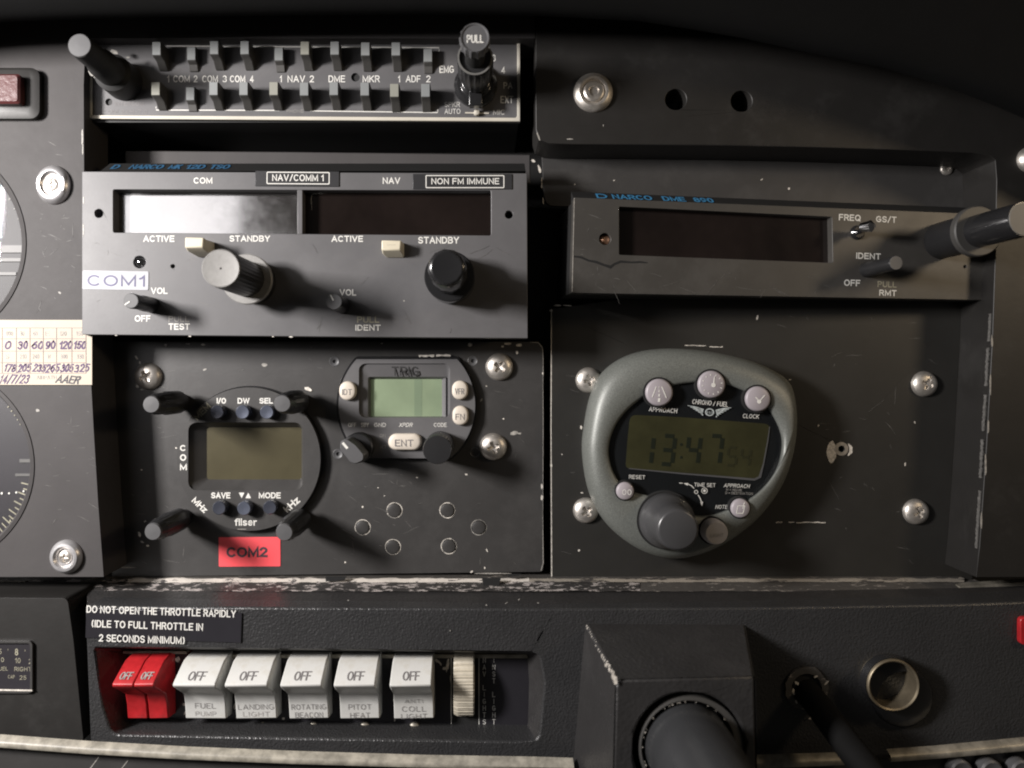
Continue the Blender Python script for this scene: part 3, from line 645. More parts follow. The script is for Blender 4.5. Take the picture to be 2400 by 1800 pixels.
# stickers and tapes on the radio
st = T('name_sticker', 'grey-white COM1 sticker at the left end of the radio', 'sticker', 271, 656, 0, rz=-0.8)
a = st.p(194, 634); b = st.p(348, 680); part('sticker_base', G().plate(rrect(a.x, b.x, b.y, a.y, 0.5), [], 0.03, 0.18), 'stick', st)
ptext(st, 'COM1', 205, 645, 340, 671, 0.18, 'stickink', bold=0.008, spacing=1.1)
st = T('embossed_tape', 'black NAV/COMM 1 tape label above the middle of the radio', 'tape label', 697, 418, 0, rz=-0.4)
a = st.p(599, 401); b = st.p(795, 438); part('tape_strip', G().box(a.x, b.x, b.y, a.y, 0.03, 0.35), 'tape', st, bevel=0.08)
def frame(t, x0, y0, x1, y1, w, mt='white', th=0.33, par=None):
    a, b = t.p(x0, y0, w), t.p(x1, y1, w)
    part('border', G().plate(rrect(a.x, b.x, b.y, a.y, 0.4, 2), [rrect(a.x+th, b.x-th, b.y+th, a.y-th, 0.2, 2)], w+0.01, w+0.07), mt, par or t)
frame(st, 625, 402.5, 772.5, 432.5, 0.35); ptext(st, 'NAV/COMM 1', 638, 409, 759, 424.5, 0.35, bold=0.01)
st = T('embossed_tape', 'black NON FM IMMUNE tape label at the right end of the radio', 'tape label', 1088, 426, 0)
a = st.p(968, 408); b = st.p(1200, 444); part('tape_strip', G().box(a.x, b.x, b.y, a.y, 0.03, 0.35), 'tape', st, bevel=0.08)
frame(st, 997.5, 410.5, 1182, 441, 0.35); ptext(st, 'NON FM IMMUNE', 1011, 417.5, 1170, 432, 0.35, bold=0.012)

# ================================================================== upper right cover (the moulding that also runs down the right side)
uc = T('panel_moulding', 'black moulded panel cover arching over the right-hand instruments', 'panel cover', 1750, 200, -2)
topc = [(1257, 52), (1400, 55), (1500, 62), (1634, 83), (1743, 102), (1905, 138), (2068, 170), (2231, 219), (2400, 284), (2560, 354), (2700, 420)]
topc = [(a, b-75) for a, b in topc]
outer = pp(uc, topc+[(2700, 1353), (2288, 1353), (2296, 1280), (2312, 1050), (2326, 800), (2333, 600), (2336, 420), (2333, 376), (2318, 364), (2280, 358), (2100, 351), (1900, 345), (1700, 341), (1500, 339), (1340, 338), (1285, 336), (1262, 326), (1256, 305), (1255, 180)])
h1, h2 = uc.p(1584, 233), uc.p(1738, 237)
part('cover_plate', G().plate(ccw(outer), [circ(h1, 3.8, 32), circ(h2, 3.8, 32)], -18, 0), 'cover', uc, bevel=2.6, ang=50)
def big_washer(px, py, rp, label):
    c = uc.p(px, py, 0); r = uc.sz(rp)
    o = part('cup_washer', G().lathe((0, 0), [(r, 0), (r, 0.4), (r*0.92, 1.4), (r*0.74, 2.2), (r*0.64, 2.1), (r*0.56, 1.2), (0.2, 1.1)], 48), 'steel', uc, loc=c, label=label)
    part('socket_screw', G().lathe((0, 0), [(r*0.52, 1.0), (r*0.52, 1.8), (r*0.44, 2.2), (r*0.26, 2.2), (r*0.22, 1.5), (0.1, 1.4)], 40), 'steel', o)
big_washer(1390, 218, 46, 'steel cup washer with socket screw'); big_washer(2412, 375, 30, 'screw cut by the right edge')
flecks(uc, 'scratches', 'chipd', [(1262, 320, 3, 14, .35), (1335, 326, 12, 2), (1414, 294, 1.5, 4), (2325, 800, 3, 20), (2321, 900, 3, 34), (2316, 1000, 3, 26), (2310, 1090, 3, 40), (2300, 1220, 3, 30)], 0)
# edge chips and the edge highlight, both put in as pale boxes, right side wall
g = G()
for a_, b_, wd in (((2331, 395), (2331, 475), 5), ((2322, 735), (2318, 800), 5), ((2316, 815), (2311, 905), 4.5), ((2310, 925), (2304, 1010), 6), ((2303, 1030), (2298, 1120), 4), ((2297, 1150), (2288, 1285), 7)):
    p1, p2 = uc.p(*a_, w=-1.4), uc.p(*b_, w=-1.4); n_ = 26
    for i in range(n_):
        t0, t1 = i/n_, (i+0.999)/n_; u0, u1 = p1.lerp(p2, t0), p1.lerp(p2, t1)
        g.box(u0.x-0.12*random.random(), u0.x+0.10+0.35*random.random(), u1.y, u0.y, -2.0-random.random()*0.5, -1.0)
part('edge_wear_highlight', g, 'scuff', uc, kind='stuff')

bp = T('blanking_plate', 'dark blanking plate above the DME unit', 'plate', 1750, 430, -20)
part('plate', G().plate(ccw(rpoly(pp(bp, [(1268, 330), (2360, 330), (2360, 560), (1345, 560), (1340, 484), (1276, 482)]), [0, 0, 0, 0, 1.5, 4])), [], -1.6, 0), 'paint', bp, bevel=0.3)
flecks(bp, 'edge_chips', 'chip', [(1250, 377, 8, 4, -.5), (1264, 396, 4, 14, .3), (1270, 430, 1.5, 20), (1273, 470, 1.5, 12), (1439, 423, 3, 1.5, .6), (1849, 442, 3, 4), (1785, 421, 5, 1.5, .6), (1347, 432, 2, 2)], 0)
part('screw', pan_head(2.4, 0.8, 'steel'), None, bp, loc=bp.p(2218, 396), label='screw glinting in the shadow')

# ================================================================== DME unit
dm = T('dme_unit', 'black DME unit with one dark window and a long stacked knob, upper right', 'radio', 1348, 575, 2.5, rz=-1.5, ry=4.2)
out = pp(dm, [(1347, 463), (2345, 503), (2357, 704.5), (1340, 686)])
win = rpoly(pp(dm, [(1451, 484), (1950, 508), (1952, 616), (1451, 597)]), 0.5, 2)
part('face', G().plate(ccw(out), [win, circ(dm.p(1418, 560), 2.1, 24), circ(dm.p(2262, 625), .6, 10)], -5, 0), 'dmeface', dm, bevel=0.35)
xs = [p_[0] for p_ in out]; ys = [p_[1] for p_ in out]
part('housing', G().loft([[(out[0][0]+.3, out[0][1]-.3, z), (out[1][0]-3, out[1][1]-.3, z), (out[2][0]-3, out[2][1]+.3, z), (out[3][0]+.3, out[3][1]+.3, z)] for z in (-32, -5.02)]), 'black', dm)
a = dm.p(1445, 478, -3.2); b = dm.p(1958, 622, -3.2); part('display_window', G().box(a.x, b.x, b.y, a.y, -4, -3.2), 'display', dm)
part('recessed_screw', G().lathe(dm.p(1418, 562, -1)[:2], [(1.8, -3), (1.7, -1.4), (0.8, -0.9), (0.1, -1.0)], 20), 'copper', dm)
g = G(); line(g, [dm.p(*q) for q in ((1345, 601), (1362, 603), (1380, 611), (1397, 614), (1415, 621), (1431, 626), (1440, 619), (1455, 613), (1480, 615), (1500, 614), (1518, 616))], [.6, .8, .7, .9, .8, 1.2, .8, .9, .6, .7, .3], 0.01, 0.05)
part('crack', g, 'void', dm)
g = G(); line(g, [dm.p(1346, 464), dm.p(1343.5, 570), dm.p(1341, 684)], 0.28, 0.0, 0.06); part('edge_wear_highlight', g, 'chipd', dm)  # pale line painted as the highlight on the face's left edge
for s_, x0, y0, x1, y1, m_ in (('FREQ', 1966, 502.5, 2017, 517.5, 'white'), ('GS/T', 2053, 507, 2101, 521.5, 'white'), ('IDENT', 2006.6, 593, 2064, 607.5, 'white'), ('OFF', 1978, 655.5, 2016, 670.5, 'white'), ('PULL', 2056.5, 659.5, 2101, 673.5, 'tick'), ('RMT', 2060.6, 679.5, 2101, 693.6, 'white')):
    ptext(dm, s_, x0, y0, x1, y1, 0, m_, bold=0.022)
scuffs(dm, 34, 1360, 480, 2150, 680, 13, avoid=((1440, 475, 1965, 625), (1960, 495, 2250, 700)))
# legend on the bevelled top strip
o0, o1 = Vector(out[0]), Vector(out[1])
g = G().loft([[(x, y-0.4, -0.4), (x, y+0.25, -2.6), (x, y+4.1, -8), (x, y-0.4, -8)] for x, y in ((out[0][0]+.2, out[0][1]), (out[1][0]-2, out[1][1]))])
tb = part('top_strip', g, 'black', dm)
sl = (out[1][1]-out[0][1])/(out[1][0]-out[0][0])
for s_, x0, x1 in (('D', 1397, 1423), ('NARCO', 1434, 1528), ('DME', 1552, 1606), ('890', 1625, 1672)):
    a1 = dm.p(x0, 460, -5.2); b1 = dm.p(x1, 460, -5.2); xm = (a1.x+b1.x)/2
    text(tb, s_, (xm, out[0][1]+sl*(xm-out[0][0])+2.1, -5.2), (1, sl, 0), (0, 3.85, -5.4), b1.x-a1.x, 4.2, 'blue', bold=0.02, lift=0.15)
# toggle
c = dm.p(2010, 545, 0); e = dm.p(2034, 531, 8)
k = part('toggle_switch', G().lathe((c.x, c.y), [(2.6, 0), (2.6, 0.5), (2.0, 1.2)], 24), 'gloss', dm)
part('toggle_bat', G().tube([(c.x, c.y, 0.8), ((c.x+e.x)/2, (c.y+e.y)/2, 4), (e.x-1, e.y, 7), (e.x+.6, e.y, 9), (e.x+1.2, e.y, 10)], [0.8, 1.0, 1.7, 2.1, 0.8], 20), 'chrome', k)
# small stacked knob and the long tuning knob
pot(dm, 2100, 616, 17, 18, None, 'volume_knob')
c = dm.p(2203, 565, 0); 
g = G().lathe((c.x, c.y), [(6.3, 0), (6.6, .5), (6.6, 17)], 48); low = part('outer_knob', g, 'knob', dm)
part('knob_ring', G().lathe((c.x, c.y), [(8.6, 16.6), (8.6, 18.6), (8.2, 19.0), (5.0, 19.0)], 56), 'keybody', low)
g = G().lathe((c.x, c.y), [(5.6, 18.8), (5.5, 37.5), (5.3, 38)], 48); kk = part('inner_knob', g, 'gloss', dm)
part('knob_cap', G().lathe((c.x, c.y), [(5.25, 37.9), (5.1, 38.2)], 40), 'knobgrey', kk)

# ================================================================== right mounting plate with clock
rp = T('right_mounting_plate', 'black mounting plate behind the oval clock', 'plate', 1760, 1050, -20)
hole = rp.p(1972, 1052)
part('plate', G().plate(ccw(pp(rp, [(1291, 724), (1450, 700), (2280, 700), (2280, 1362), (1291, 1362)])), [circ(hole, 1.2, 18)], -1.6, 0), 'paintr', rp, bevel=0.3)
for px, py, rt in ((1379, 891, 15), (1373, 1196, 40), (2165, 900, 70), (2145, 1199, 25)): screw(rp, px, py, 30, 2.6, rot=rt)
part('hole_rim', G().plate(circ(hole, 2.6, 28), [circ(hole, 1.25, 28)], 0.01, 0.15), 'steel', rp)
g = G(); blob(g, rp.p(1949, 1059), 2.0, 4.4, 0.02, 0.15, 18); line(g, [rp.p(1988, 1040), rp.p(1994, 1048), rp.p(1994, 1060), rp.p(1987, 1068)], [.3, 1.2, 1.2, .3], 0.02, 0.07)
line(g, [rp.p(1292.5, 724), rp.p(1291.5, 1000), rp.p(1293, 1360)], 0.30, 0.02, 0.06)
part('bare_patch', g, 'chip', rp, kind='stuff')
g = G()
for x0, x1, y in ((1819, 1834, 1224), (1848, 1862, 1224), (1866, 1935, 1224.5), (1605, 1655, 810), (1662, 1694, 813)):
    n_ = 7
    line(g, [rp.p(x0+(x1-x0)*i/n_, y+random.uniform(-.8, .8)) for i in range(n_+1)], [random.uniform(.12, .42) for i in range(n_+1)], 0.02, 0.06)
part('scratch', g, 'chip', rp)
flecks(rp, 'paint_flecks', 'chip', [(1851, 890, 5, 2), (1918, 997, 2, 4), (2144, 990, 2, 4, .3), (2121.5, 1088, 2.5, 6), (1775, 744, 3, 8, -.2), (1362, 1002, 3.5, 6, .1), (1317, 1065, 2, 2), (1292, 1090, 3, 6), (1364, 1155, 5, 2), (1292, 728, 6, 3), (1357, 1290, 4, 3, .6), (1532, 1356, 3, 3), (1306, 716, 12, 3), (1330, 716, 14, 2)], 0)

scuffs(rp, 40, 1310, 740, 2200, 1330, 9, avoid=((1350, 790, 1890, 1330),))
ck = T('panel_clock', 'rounded silver-green digital clock with six round buttons and a large knob', 'clock', 1620, 1060, -20)
zo = lambda l: [(1280+a/2.86, 780+b/2.86) for a, b in l]
outl = zo([(250, 800), (262, 640), (298, 450), (360, 300), (470, 195), (620, 128), (800, 103), (1000, 110), (1200, 140), (1400, 192), (1560, 265), (1645, 345), (1680, 480), (1686, 640), (1660, 820), (1600, 1000), (1500, 1160), (1380, 1290), (1200, 1420), (1010, 1500), (850, 1522), (700, 1490), (560, 1420), (430, 1310), (340, 1180), (280, 1020)])
facel = zo([(420, 790), (435, 700), (480, 600), (560, 505), (680, 420), (850, 355), (1040, 332), (1230, 352), (1400, 425), (1520, 540), (1588, 690), (1585, 830), (1540, 950), (1460, 1050), (1370, 1120), (1230, 1190), (1120, 1225), (1020, 1232), (900, 1200), (800, 1150), (700, 1100), (600, 1075), (540, 1045), (490, 1000), (450, 930), (428, 860)])
m_ = len(outl)
Zc = 14.0
O1 = [ck.p(a, b, Zc*0.62) for a, b in outl]; FI = [ck.p(a, b, Zc) for a, b in facel]
def mixl(A, B, t, z): return [(A[i].x*(1-t)+B[i].x*t, A[i].y*(1-t)+B[i].y*t, z) for i in range(len(A))]
cen = Vector((sum(p_.x for p_ in O1)/m_, sum(p_.y for p_ in O1)/m_, 0))
base = [(cen+(p_-cen)*0.985) for p_ in O1]
rings = [[(p_.x, p_.y, 0) for p_ in base], [(p_.x, p_.y, Zc*0.30) for p_ in O1], mixl(O1, FI, 0.02, Zc*0.62), mixl(O1, FI, 0.14, Zc*0.86), mixl(O1, FI, 0.34, Zc*1.0), mixl(O1, FI, 0.62, Zc*1.03), mixl(O1, FI, 0.93, Zc*1.0), mixl(O1, FI, 1.0, Zc*0.95), mixl(O1, FI, 1.0, Zc*0.86)]
rings = [catmull(r_, 4) for r_ in rings]
part('case', G().loft([[tuple(q) for q in r_] for r_ in rings][::1], True, False), 'clock', ck, ang=75)
F2 = catmull([(p_.x, p_.y, 0) for p_ in FI], 4)
zf = Zc*0.86+0.02
part('face', G().plate(ccw([(q[0], q[1]) for q in F2]), [], zf-1, zf), 'clockface', ck)
lcd = rpoly(pp(ck, [(1477, 972), (1600, 978), (1806, 994), (1797, 1060), (1780, 1122), (1466, 1097), (1470, 1040)], zf+.1), [2.5, 0, 2.5, 0, 2.5, 1.5, 0])
part('lcd', G().plate(ccw(lcd), [], zf, zf+0.15), 'lcdolive', ck)
g = G(); line(g, [ck.p(q[0], q[1], zf+.2) for q in ((1474, 1098), (1600, 1110), (1700, 1118), (1768, 1124), (1781, 1118), (1790, 1085), (1800, 1030), (1804, 1000))], [.3, .55, .65, .8, .9, .4, .35, .2], zf+0.15, zf+0.30)
part('lcd_frame', g, 'capgrey', ck)
SEG = {'0': 'abcdef', '1': 'bc', '3': 'abgcd', '4': 'fgbc', '5': 'afgcd', '7': 'abc'}
def seg7(ch, x, y, w_, h_, mt, th):
    g = G(); sh_ = 0.12
    P = lambda u, v: ck.p(x+u*w_+sh_*(h_/2-v*h_)*1.0, y+v*h_+u*w_*0.07, zf+.2)
    for s_ in SEG[ch]:
        (u0, v0, u1, v1) = {'a': (0.1, 0, .9, 0), 'b': (1, .06, 1, .44), 'c': (1, .56, 1, .94), 'd': (.1, 1, .9, 1), 'e': (0, .56, 0, .94), 'f': (0, .06, 0, .44), 'g': (.1, .5, .9, .5)}[s_]
        line(g, [P(u0, v0), P(u1, v1)], th, zf+0.15, zf+0.24)
    part('lcd_digit', g, mt, ck)
for ch, x in (('1', 1502), ('3', 1552), ('4', 1612), ('7', 1663)): seg7(ch, x, 1021, 27, 66, 'seg', 1.5)
seg7('5', 1706, 1048, 20, 42, 'segf', 1.0); seg7('4', 1738, 1050, 20, 42, 'segf', 1.0)
g = G()
for y in (1042, 1072): g.lathe(ck.p(1597, y, zf+.2), [(.55, zf+.15), (.5, zf+.24)], 10)
part('lcd_colon', g, 'seg', ck)
part('glass', G().plate(ccw([(q[0], q[1]) for q in F2]), [], zf+0.45, zf+0.6), 'glass', ck)
zt = zf+0.6
for s_, cx, cy, w_, h_, rt, sh_ in (('APPROACH', 1554, 961, 66, 10.5, -4, .1), ('CHRONO / FUEL', 1664.5, 944.5, 84, 11, -5, .1), ('CLOCK', 1760, 975.5, 38, 10, -3, .1), ('RESET', 1493, 1118, 38, 9, -2, 0), ('TIME SET', 1652, 1136.5, 50, 9, -2, 0), ('APPROACH', 1727, 1138.5, 60, 9, -2, .25), ('NOTE', 1691, 1188, 28, 9, 0, .2)):
    ptext(ck, s_, cx-w_/2, cy-h_/2, cx+w_/2, cy+h_/2, zt, 'white', rot=rt, shear=sh_, bold=0.014)
ptext(ck, 'H = HOME', 1702, 1145, 1739, 1151, zt, 'dimw', rot=-2); ptext(ck, 'D = DESTINATION', 1700, 1153, 1764, 1159, zt, 'dimw', rot=-2)
# winged badge
def wing(sgn):
    g = G(); rows = 7
    for i in range(rows):
        t = i/(rows-1); x0, y0 = 6+sgn*0, 0
        p1 = (1663+sgn*(14+2*i*0.3), 961+i*2.2+sgn*0.9); p2 = (1663+sgn*(51-6.0*i), 951.5+i*3.7+(3 if sgn > 0 else 0)+sgn*1.0)
        line(g, [ck.p(p1[0], p1[1], zt), ck.p((p1[0]+p2[0])/2, (p1[1]+p2[1])/2-1, zt), ck.p(p2[0], p2[1], zt)], [0.42, 0.46, 0.18], zt+0.01, zt+0.07)
    return g
bd = part('winged_badge', wing(-1), 'wings', ck); g = wing(1); part('wing', g, 'wings', bd)
c = ck.p(1663, 966, zt); part('badge_ring', G().plate(circ(c, 1.65, 28, 0.85), [circ(c, 1.2, 28, 0.85)], zt+0.01, zt+0.09), 'wings', bd)
ptext(ck, 'ASA', 1656, 964, 1670, 969.5, zt, 'wings', par=bd)
# arrows round the knob
g = G(); line(g, [ck.p(*q, w=zt) for q in ((1592, 1132), (1600, 1132.5))], .25, zt+.01, zt+.06)
line(g, [ck.p(*q, w=zt) for q in ((1603, 1133), (1612, 1135))], [.1, 1.0], zt+.01, zt+.06)
line(g, [ck.p(*q, w=zt) for q in ((1612, 1134.5), (1620, 1138), (1627, 1145))], .28, zt+.01, zt+.06)
line(g, [ck.p(*q, w=zt) for q in ((1636, 1160), (1641, 1168), (1644.5, 1178))], .28, zt+.01, zt+.06); line(g, [ck.p(*q, w=zt) for q in ((1644.5, 1176), (1645, 1186))], [1.0, .1], zt+.01, zt+.06)
for px, py, ro, ri in ((1631.5, 1153, 4.6, 3.2), (1651, 1150, 7.2, 5.9), (1651, 1150, 3.2, 0)):
    c = ck.p(px, py, zt); g.plate(circ(c, ck.sz(ro, zt), 20), [circ(c, ck.sz(ri, zt), 20)] if ri else [], zt+.01, zt+.06, back=False)
part('arrow_print', g, 'white', ck)
zc = Zc*1.0
def cbtn(px, py, rp, h, mt='lilac', w0=zf, label=None):
    c = ck.p(px, py, zc+h); r = ck.sz(rp, zc+h)
    o = part('button', G().lathe((0, 0), [(r*1.02, w0), (r*1.02, zc+h*0.55), (r*0.96, zc+h*0.85), (r*0.86, zc+h), (0.1, zc+h+0.12)], 40), mt, ck, loc=(c.x, c.y, 0), ang=50, label=label)
    part('button_gap', G().lathe((c.x*0, 0), [(r*1.16, w0-.5), (r*1.16, zc+0.48), (r*1.02, zc+0.48)], 40), 'void', o)
    return o, r, zc+h+0.03
o, r, z = cbtn(1546, 920, 31.5, 1.8, label='round button with a runway symbol'); g = G()
line(g, [(-.25*r, .45*r), (-.55*r, -.35*r)], .32, z, z+.14); line(g, [(.15*r, .45*r), (.5*r, -.4*r)], .32, z, z+.14)
for y0, y1, w_ in ((.45, .3, .2), (.2, .02, .3), (-.1, -.3, .5), (-.42, -.7, .8)): line(g, [(-.03*r, y0*r), (-.05*r, y1*r)], w_, z, z+.14)
part('symbol', g, 'white', o)
o, r, z = cbtn(1669, 901, 31.5, 1.8, label='round button with a dial symbol'); g = G()
for i in range(12): a = R(i*30+8); line(g, [(.66*r*math.cos(a), .66*r*math.sin(a)), (.78*r*math.cos(a), .78*r*math.sin(a))], .3, z, z+.10)
line(g, [(.1*r, 0), (.18*r, .6*r)], [.5, .15], z, z+.16); g.lathe((.1*r, -.05*r), [(.17*r, z), (.16*r, z+.18)], 16); part('symbol', g, 'white', o)
o, r, z = cbtn(1778, 935, 29, 1.8, label='round button with a clock-hands symbol'); g = G()
line(g, [(-.25*r, .15*r), (.05*r, -.2*r)], .35, z, z+.14); line(g, [(.05*r, -.2*r), (.5*r, .3*r)], .32, z+.001, z+.15); g.lathe((.05*r, -.22*r), [(.17*r, z), (.16*r, z+.18)], 16); part('symbol', g, 'white', o)
o, r, z = cbtn(1466, 1151.5, 20.5, 1.8, label='small round button marked 00'); text(o, '00', (.15*r, -.1*r, z), (1, 0, 0), (0, 1, 0), 1.05*r, .65*r, 'white', bold=0.0, lift=.12)
o, r, z = cbtn(1737, 1192, 22, 1.8, label='small round button with a notepad symbol'); g = G()
for p1, p2 in (((-.35, .3), (-.5, -.5)), ((-.5, -.5), (.2, -.5)), ((.2, -.5), (.4, .3)), ((.4, .3), (-.35, .3)), ((.15, -.05), (.35, .65))): line(g, [(p1[0]*r, p1[1]*r), (p2[0]*r, p2[1]*r)], .26, z, z+.12+.01*p1[0])
part('symbol', g, 'white', o)
o, r, z = cbtn(1680, 1250, 29, 5.5, 'darkbtn', label='taller dark grey LIGHT button'); text(o, 'LIGHT', (0, -.15*r, z), (1, .05, 0), (0, 1, 0), 1.05*r, .28*r, 'dimw', lift=.14)
tip = ck.p(1589.5, 1242, zc+17); c = tip; r = ck.sz(47, zc+17)
k = part('setting_knob', G().lathe((c.x, c.y), [(9.9, 8), (9.9, zc+2.0), (9.8, zc+3.5), (9.2, zc+4.6), (8.3, zc+6.0), (r*1.12, zc+9.5), (r*1.06, zc+15.8), (r*0.98, zc+16.8), (r*0.9, zc+17.0), (0.1, zc+17.1)], 60), 'clockknob', ck, ang=60)
part('knob_gap', G().lathe((c.x, c.y), [(10.6, 8), (10.6, zc+0.5), (9.9, zc+0.5)], 48), 'void', k)

# ================================================================== centre mounting plate
cp = T('centre_mounting_plate', 'scratched black mounting plate holding the two small round units', 'plate', 800, 1080, -20)
sm_h = [circ(cp.p(*q), 2.0, 20) for q in ((784, 847), (1108, 846), (792, 1064))]
outer = ccw(rpoly(pp(cp, [(262, 800), (1272, 801), (1273, 1340), (262, 1352)]), [0, 3.2, 1.5, 0]))
part('plate', G().plate(outer, sm_h+[circ(cp.p(576, 1063), 23.5, 48), ccw(pp(cp, [(862, 878), (1045, 878), (1045, 984), (862, 984)]))], -1.6, 0), 'paint', cp, bevel=0.3)
for px, py, rt in ((349, 882, 30), (1170, 860, 55), (1156, 1047, 20)): screw(cp, px, py, 32, 3.0, rot=rt)
for px, py in ((784, 847), (1108, 846), (792, 1064), (1113, 1060)):
    c = cp.p(px, py); o = part('small_screw', G().lathe((0, 0), [(1.95, -1.0), (1.95, 0.0), (1.75, 0.12), (1.6, 0.0), (0.75, -0.1), (0.7, -0.8)], 28), 'capgrey', cp, loc=c)
g = G()
def ring(px, py, r, gaps=()):
    c = cp.p(px, py); q = 40
    pts = []
    for i in range(q+1):
        a = 2*math.pi*i/q; w_ = 0.1+0.25*abs(math.sin(a*1.7+px))*random.uniform(.6, 1.2); pts.append(((c.x+r*math.cos(a), c.y+r*math.sin(a)), w_))
    for s_ in range(0, q, 8):
        seg = pts[s_:s_+9]
        if (s_//8) in gaps: seg = [(p_, .08) for p_, _ in seg]
        line(g, [p_ for p_, _ in seg], [w_ for _, w_ in seg], 0.02, 0.07)
plug = [(924.5, 1196), (1048.6, 1196), (850, 1236), (1122, 1236), (921, 1282), (1052, 1280)]
for i, (px, py) in enumerate(plug):
    g = G(); ring(px, py, cp.sz(17.9), (0,) if i % 2 else (3,))
    hp = part('hole_plug', G().lathe((0, 0), [(2.75, 0.02), (2.7, 0.10), (2.62, 0.10), (2.60, 0.0), (2.45, 0.42), (2.1, 0.55), (0.1, 0.5)], 32), 'paint', cp, loc=cp.p(px, py))
    part('plug_rim', g, 'chip' if i != 3 else 'chipd', cp)
flecks(cp, 'paint_flecks', 'chip', [(977, 1119, 3.5, 2), (1093, 1112, 5, 3), (901, 1162, 2, 2), (886, 1143, 2, 2), (1180, 981.6, 2.5, 2.5), (1140, 905, 2, 2), (1042, 1208, 7, 5), (1105, 1340, 5, 3, .6), (1270, 1140, 3, 9), (1270, 1167, 4, 9), (1272, 875, 2, 4), (1102, 808, 8, 6), (1190, 806, 12, 4), (1216, 809, 10, 5), (1212, 826, 4, 6), (1178, 812, 5, 3), (895, 805, 4, 1.5), (388, 809, 4, 4), (476, 808, 7, 4), (440, 806, 8, 1.5), (320, 838, 3, 8, .7), (328, 850, 3, 5), (322, 905, 6, 5), (333, 913, 6, 2), (413, 1050, 2.5, 2.5), (728, 1117, 4, 2, 1), (809, 1318, 3, 3), (332, 1101, 3, 2), (850, 1188, 3, 3), (1141, 1290, 2, 6, .4), (1136, 1331, 2, 4)], 0)
flecks(cp, 'smears', 'chipd', [(1205, 1015, 14, 6, .3), (1218, 1016, 6, 3), (1128, 938, 3, 7, -.6), (620, 855, 9, 6), (480, 866, 6, 3, .5), (300, 1330, 26, 2), (1150, 1344, 60, 2)], 0)
g = G(); line(g, [cp.p(*q) for q in ((1243, 802), (1262, 803), (1271, 815), (1273, 840), (1272.5, 900), (1273, 1000), (1272, 1200), (1273, 1320), (1268, 1337))], [.15, .3, .35, .2, .12, .2, .1, .3, .3], 0.02, 0.06); part('edge_wear_highlight', g, 'chipd', cp)

scuffs(cp, 60, 300, 810, 1230, 1320, 5, avoid=((400, 890, 770, 1260), (770, 820, 1130, 1090), (500, 1250, 670, 1320)))
# ---- red sticker
st = T('name_sticker', 'coral red COM2 sticker below the left round radio', 'sticker', 585, 1294, -20, rz=0.3)
a = st.p(513, 1259); b = st.p(657.5, 1327); part('sticker_base', G().plate(rrect(a.x, b.x, b.y, a.y, 0.4), [], 0.03, 0.2), 'coral', st)
ptext(st, 'COM2', 531, 1282, 627, 1306, 0.2, 'ink', bold=0.034, spacing=1.05)

# ================================================================== round COM radio (left)
fr = T('round_com_radio', 'small round COM radio with an olive screen and four corner knobs', 'radio', 583, 1076, -20)
H = 3.2
c = fr.p(583, 1076, H); R_ = fr.sz(168, H)
a = fr.p(441, 990, H); b = fr.p(710, 1149, H); wl = rrect(a.x, b.x, b.y, a.y, 3.2)
a2 = fr.p(483, 1003, 0.3); b2 = fr.p(704, 1124, 0.3); sl_ = rrect(a2.x, b2.x, b2.y, a2.y, 1.0)
g = G().plate(circ(c, R_, 80), [wl], H-0.6, H, back=False)
g.loft([at(circ(c, R_*1.0, 80), 0), at(circ(c, R_, 80), H-0.6)], False, False)
g.loft([at(wl[::-1], H-0.6), at(sl_[::-1], -1.5+0.0)], False, False)
part('face', g, 'paint', fr, bevel=0.0)
part('screen', G().box(a2.x-1, b2.x+1, b2.y-1, a2.y+1, -1.6, -1.3), 'lcdbrown', fr)
ring_pts = circ(c, R_+0.25, 72); g = G().plate(circ(c, R_+0.6, 72), [circ(c, R_+0.05, 72)], 0, 0.9); part('body_rim', g, 'gloss', fr)
for s_, x0, y0, x1, y1 in (('I/O', 508, 932.6, 530, 946), ('DW', 557, 932.6, 585, 946), ('SEL', 608, 932.6, 640, 946), ('C', 422, 1043, 435.5, 1057), ('O', 422, 1064.6, 436.5, 1080), ('M', 422, 1087.5, 438, 1102), ('SAVE', 495, 1154, 540, 1168), ('MODE', 606.6, 1154, 658, 1168)):
    ptext(fr, s_, x0, y0, x1, y1, H, 'white', bold=0.03)
ptext(fr, 'filser', 550, 1215, 602, 1232, H, 'white', bold=0.012, spacing=0.9)
ptext(fr, 'MHz', 448, 1176, 489, 1191, H, 'white', rot=-43, bold=0.03); ptext(fr, 'kHz', 663, 1174, 704, 1191, H, 'white', rot=41, bold=0.03); ptext(fr, 'MEM', 451, 957, 497, 972, H, 'tick', rot=45, bold=0.03)  # MEM takes a duller brownish print, its shadow put into the colour
g = G()
for x, d in ((566.5, -1), (582, 1)):
    q = [fr.p(x-6.5, 1161-d*-6.5 if 0 else 1161+6.5*(1 if d > 0 else -1), H), fr.p(x+6.5, 1161+6.5*(1 if d > 0 else -1), H), fr.p(x, 1161-6.5*(1 if d > 0 else -1), H)]
    g.plate(ccw([tuple(v[:2]) for v in q]), [], H+.02, H+.08, back=False)
part('arrow_print', g, 'white', fr)
g = G(); a = fr.p(557, 1239.5, H); b = fr.p(577, 1241, H); g.box(a.x, b.x, b.y, a.y, H, H+.1); part('rim_mark', g, 'chipd', fr)
for i, (px, py, mt) in enumerate(((508, 966, 'bluebtn'), (568, 966, 'bluebtn2'), (625, 966, 'bluebtn2'), (513, 1191, 'bluebtn'), (571.5, 1192, 'bluebtn2'), (632, 1190, 'bluebtn'))):
    q = fr.p(px, py, H+4); r = fr.sz(15.5, H+4); part('button', G().lathe((0, 0), [(r*1.05, 0), (r*1.05, 3.6), (r*0.93, 4.0), (r*0.2, 3.8)], 30), mt, fr, loc=(q.x, q.y, H))
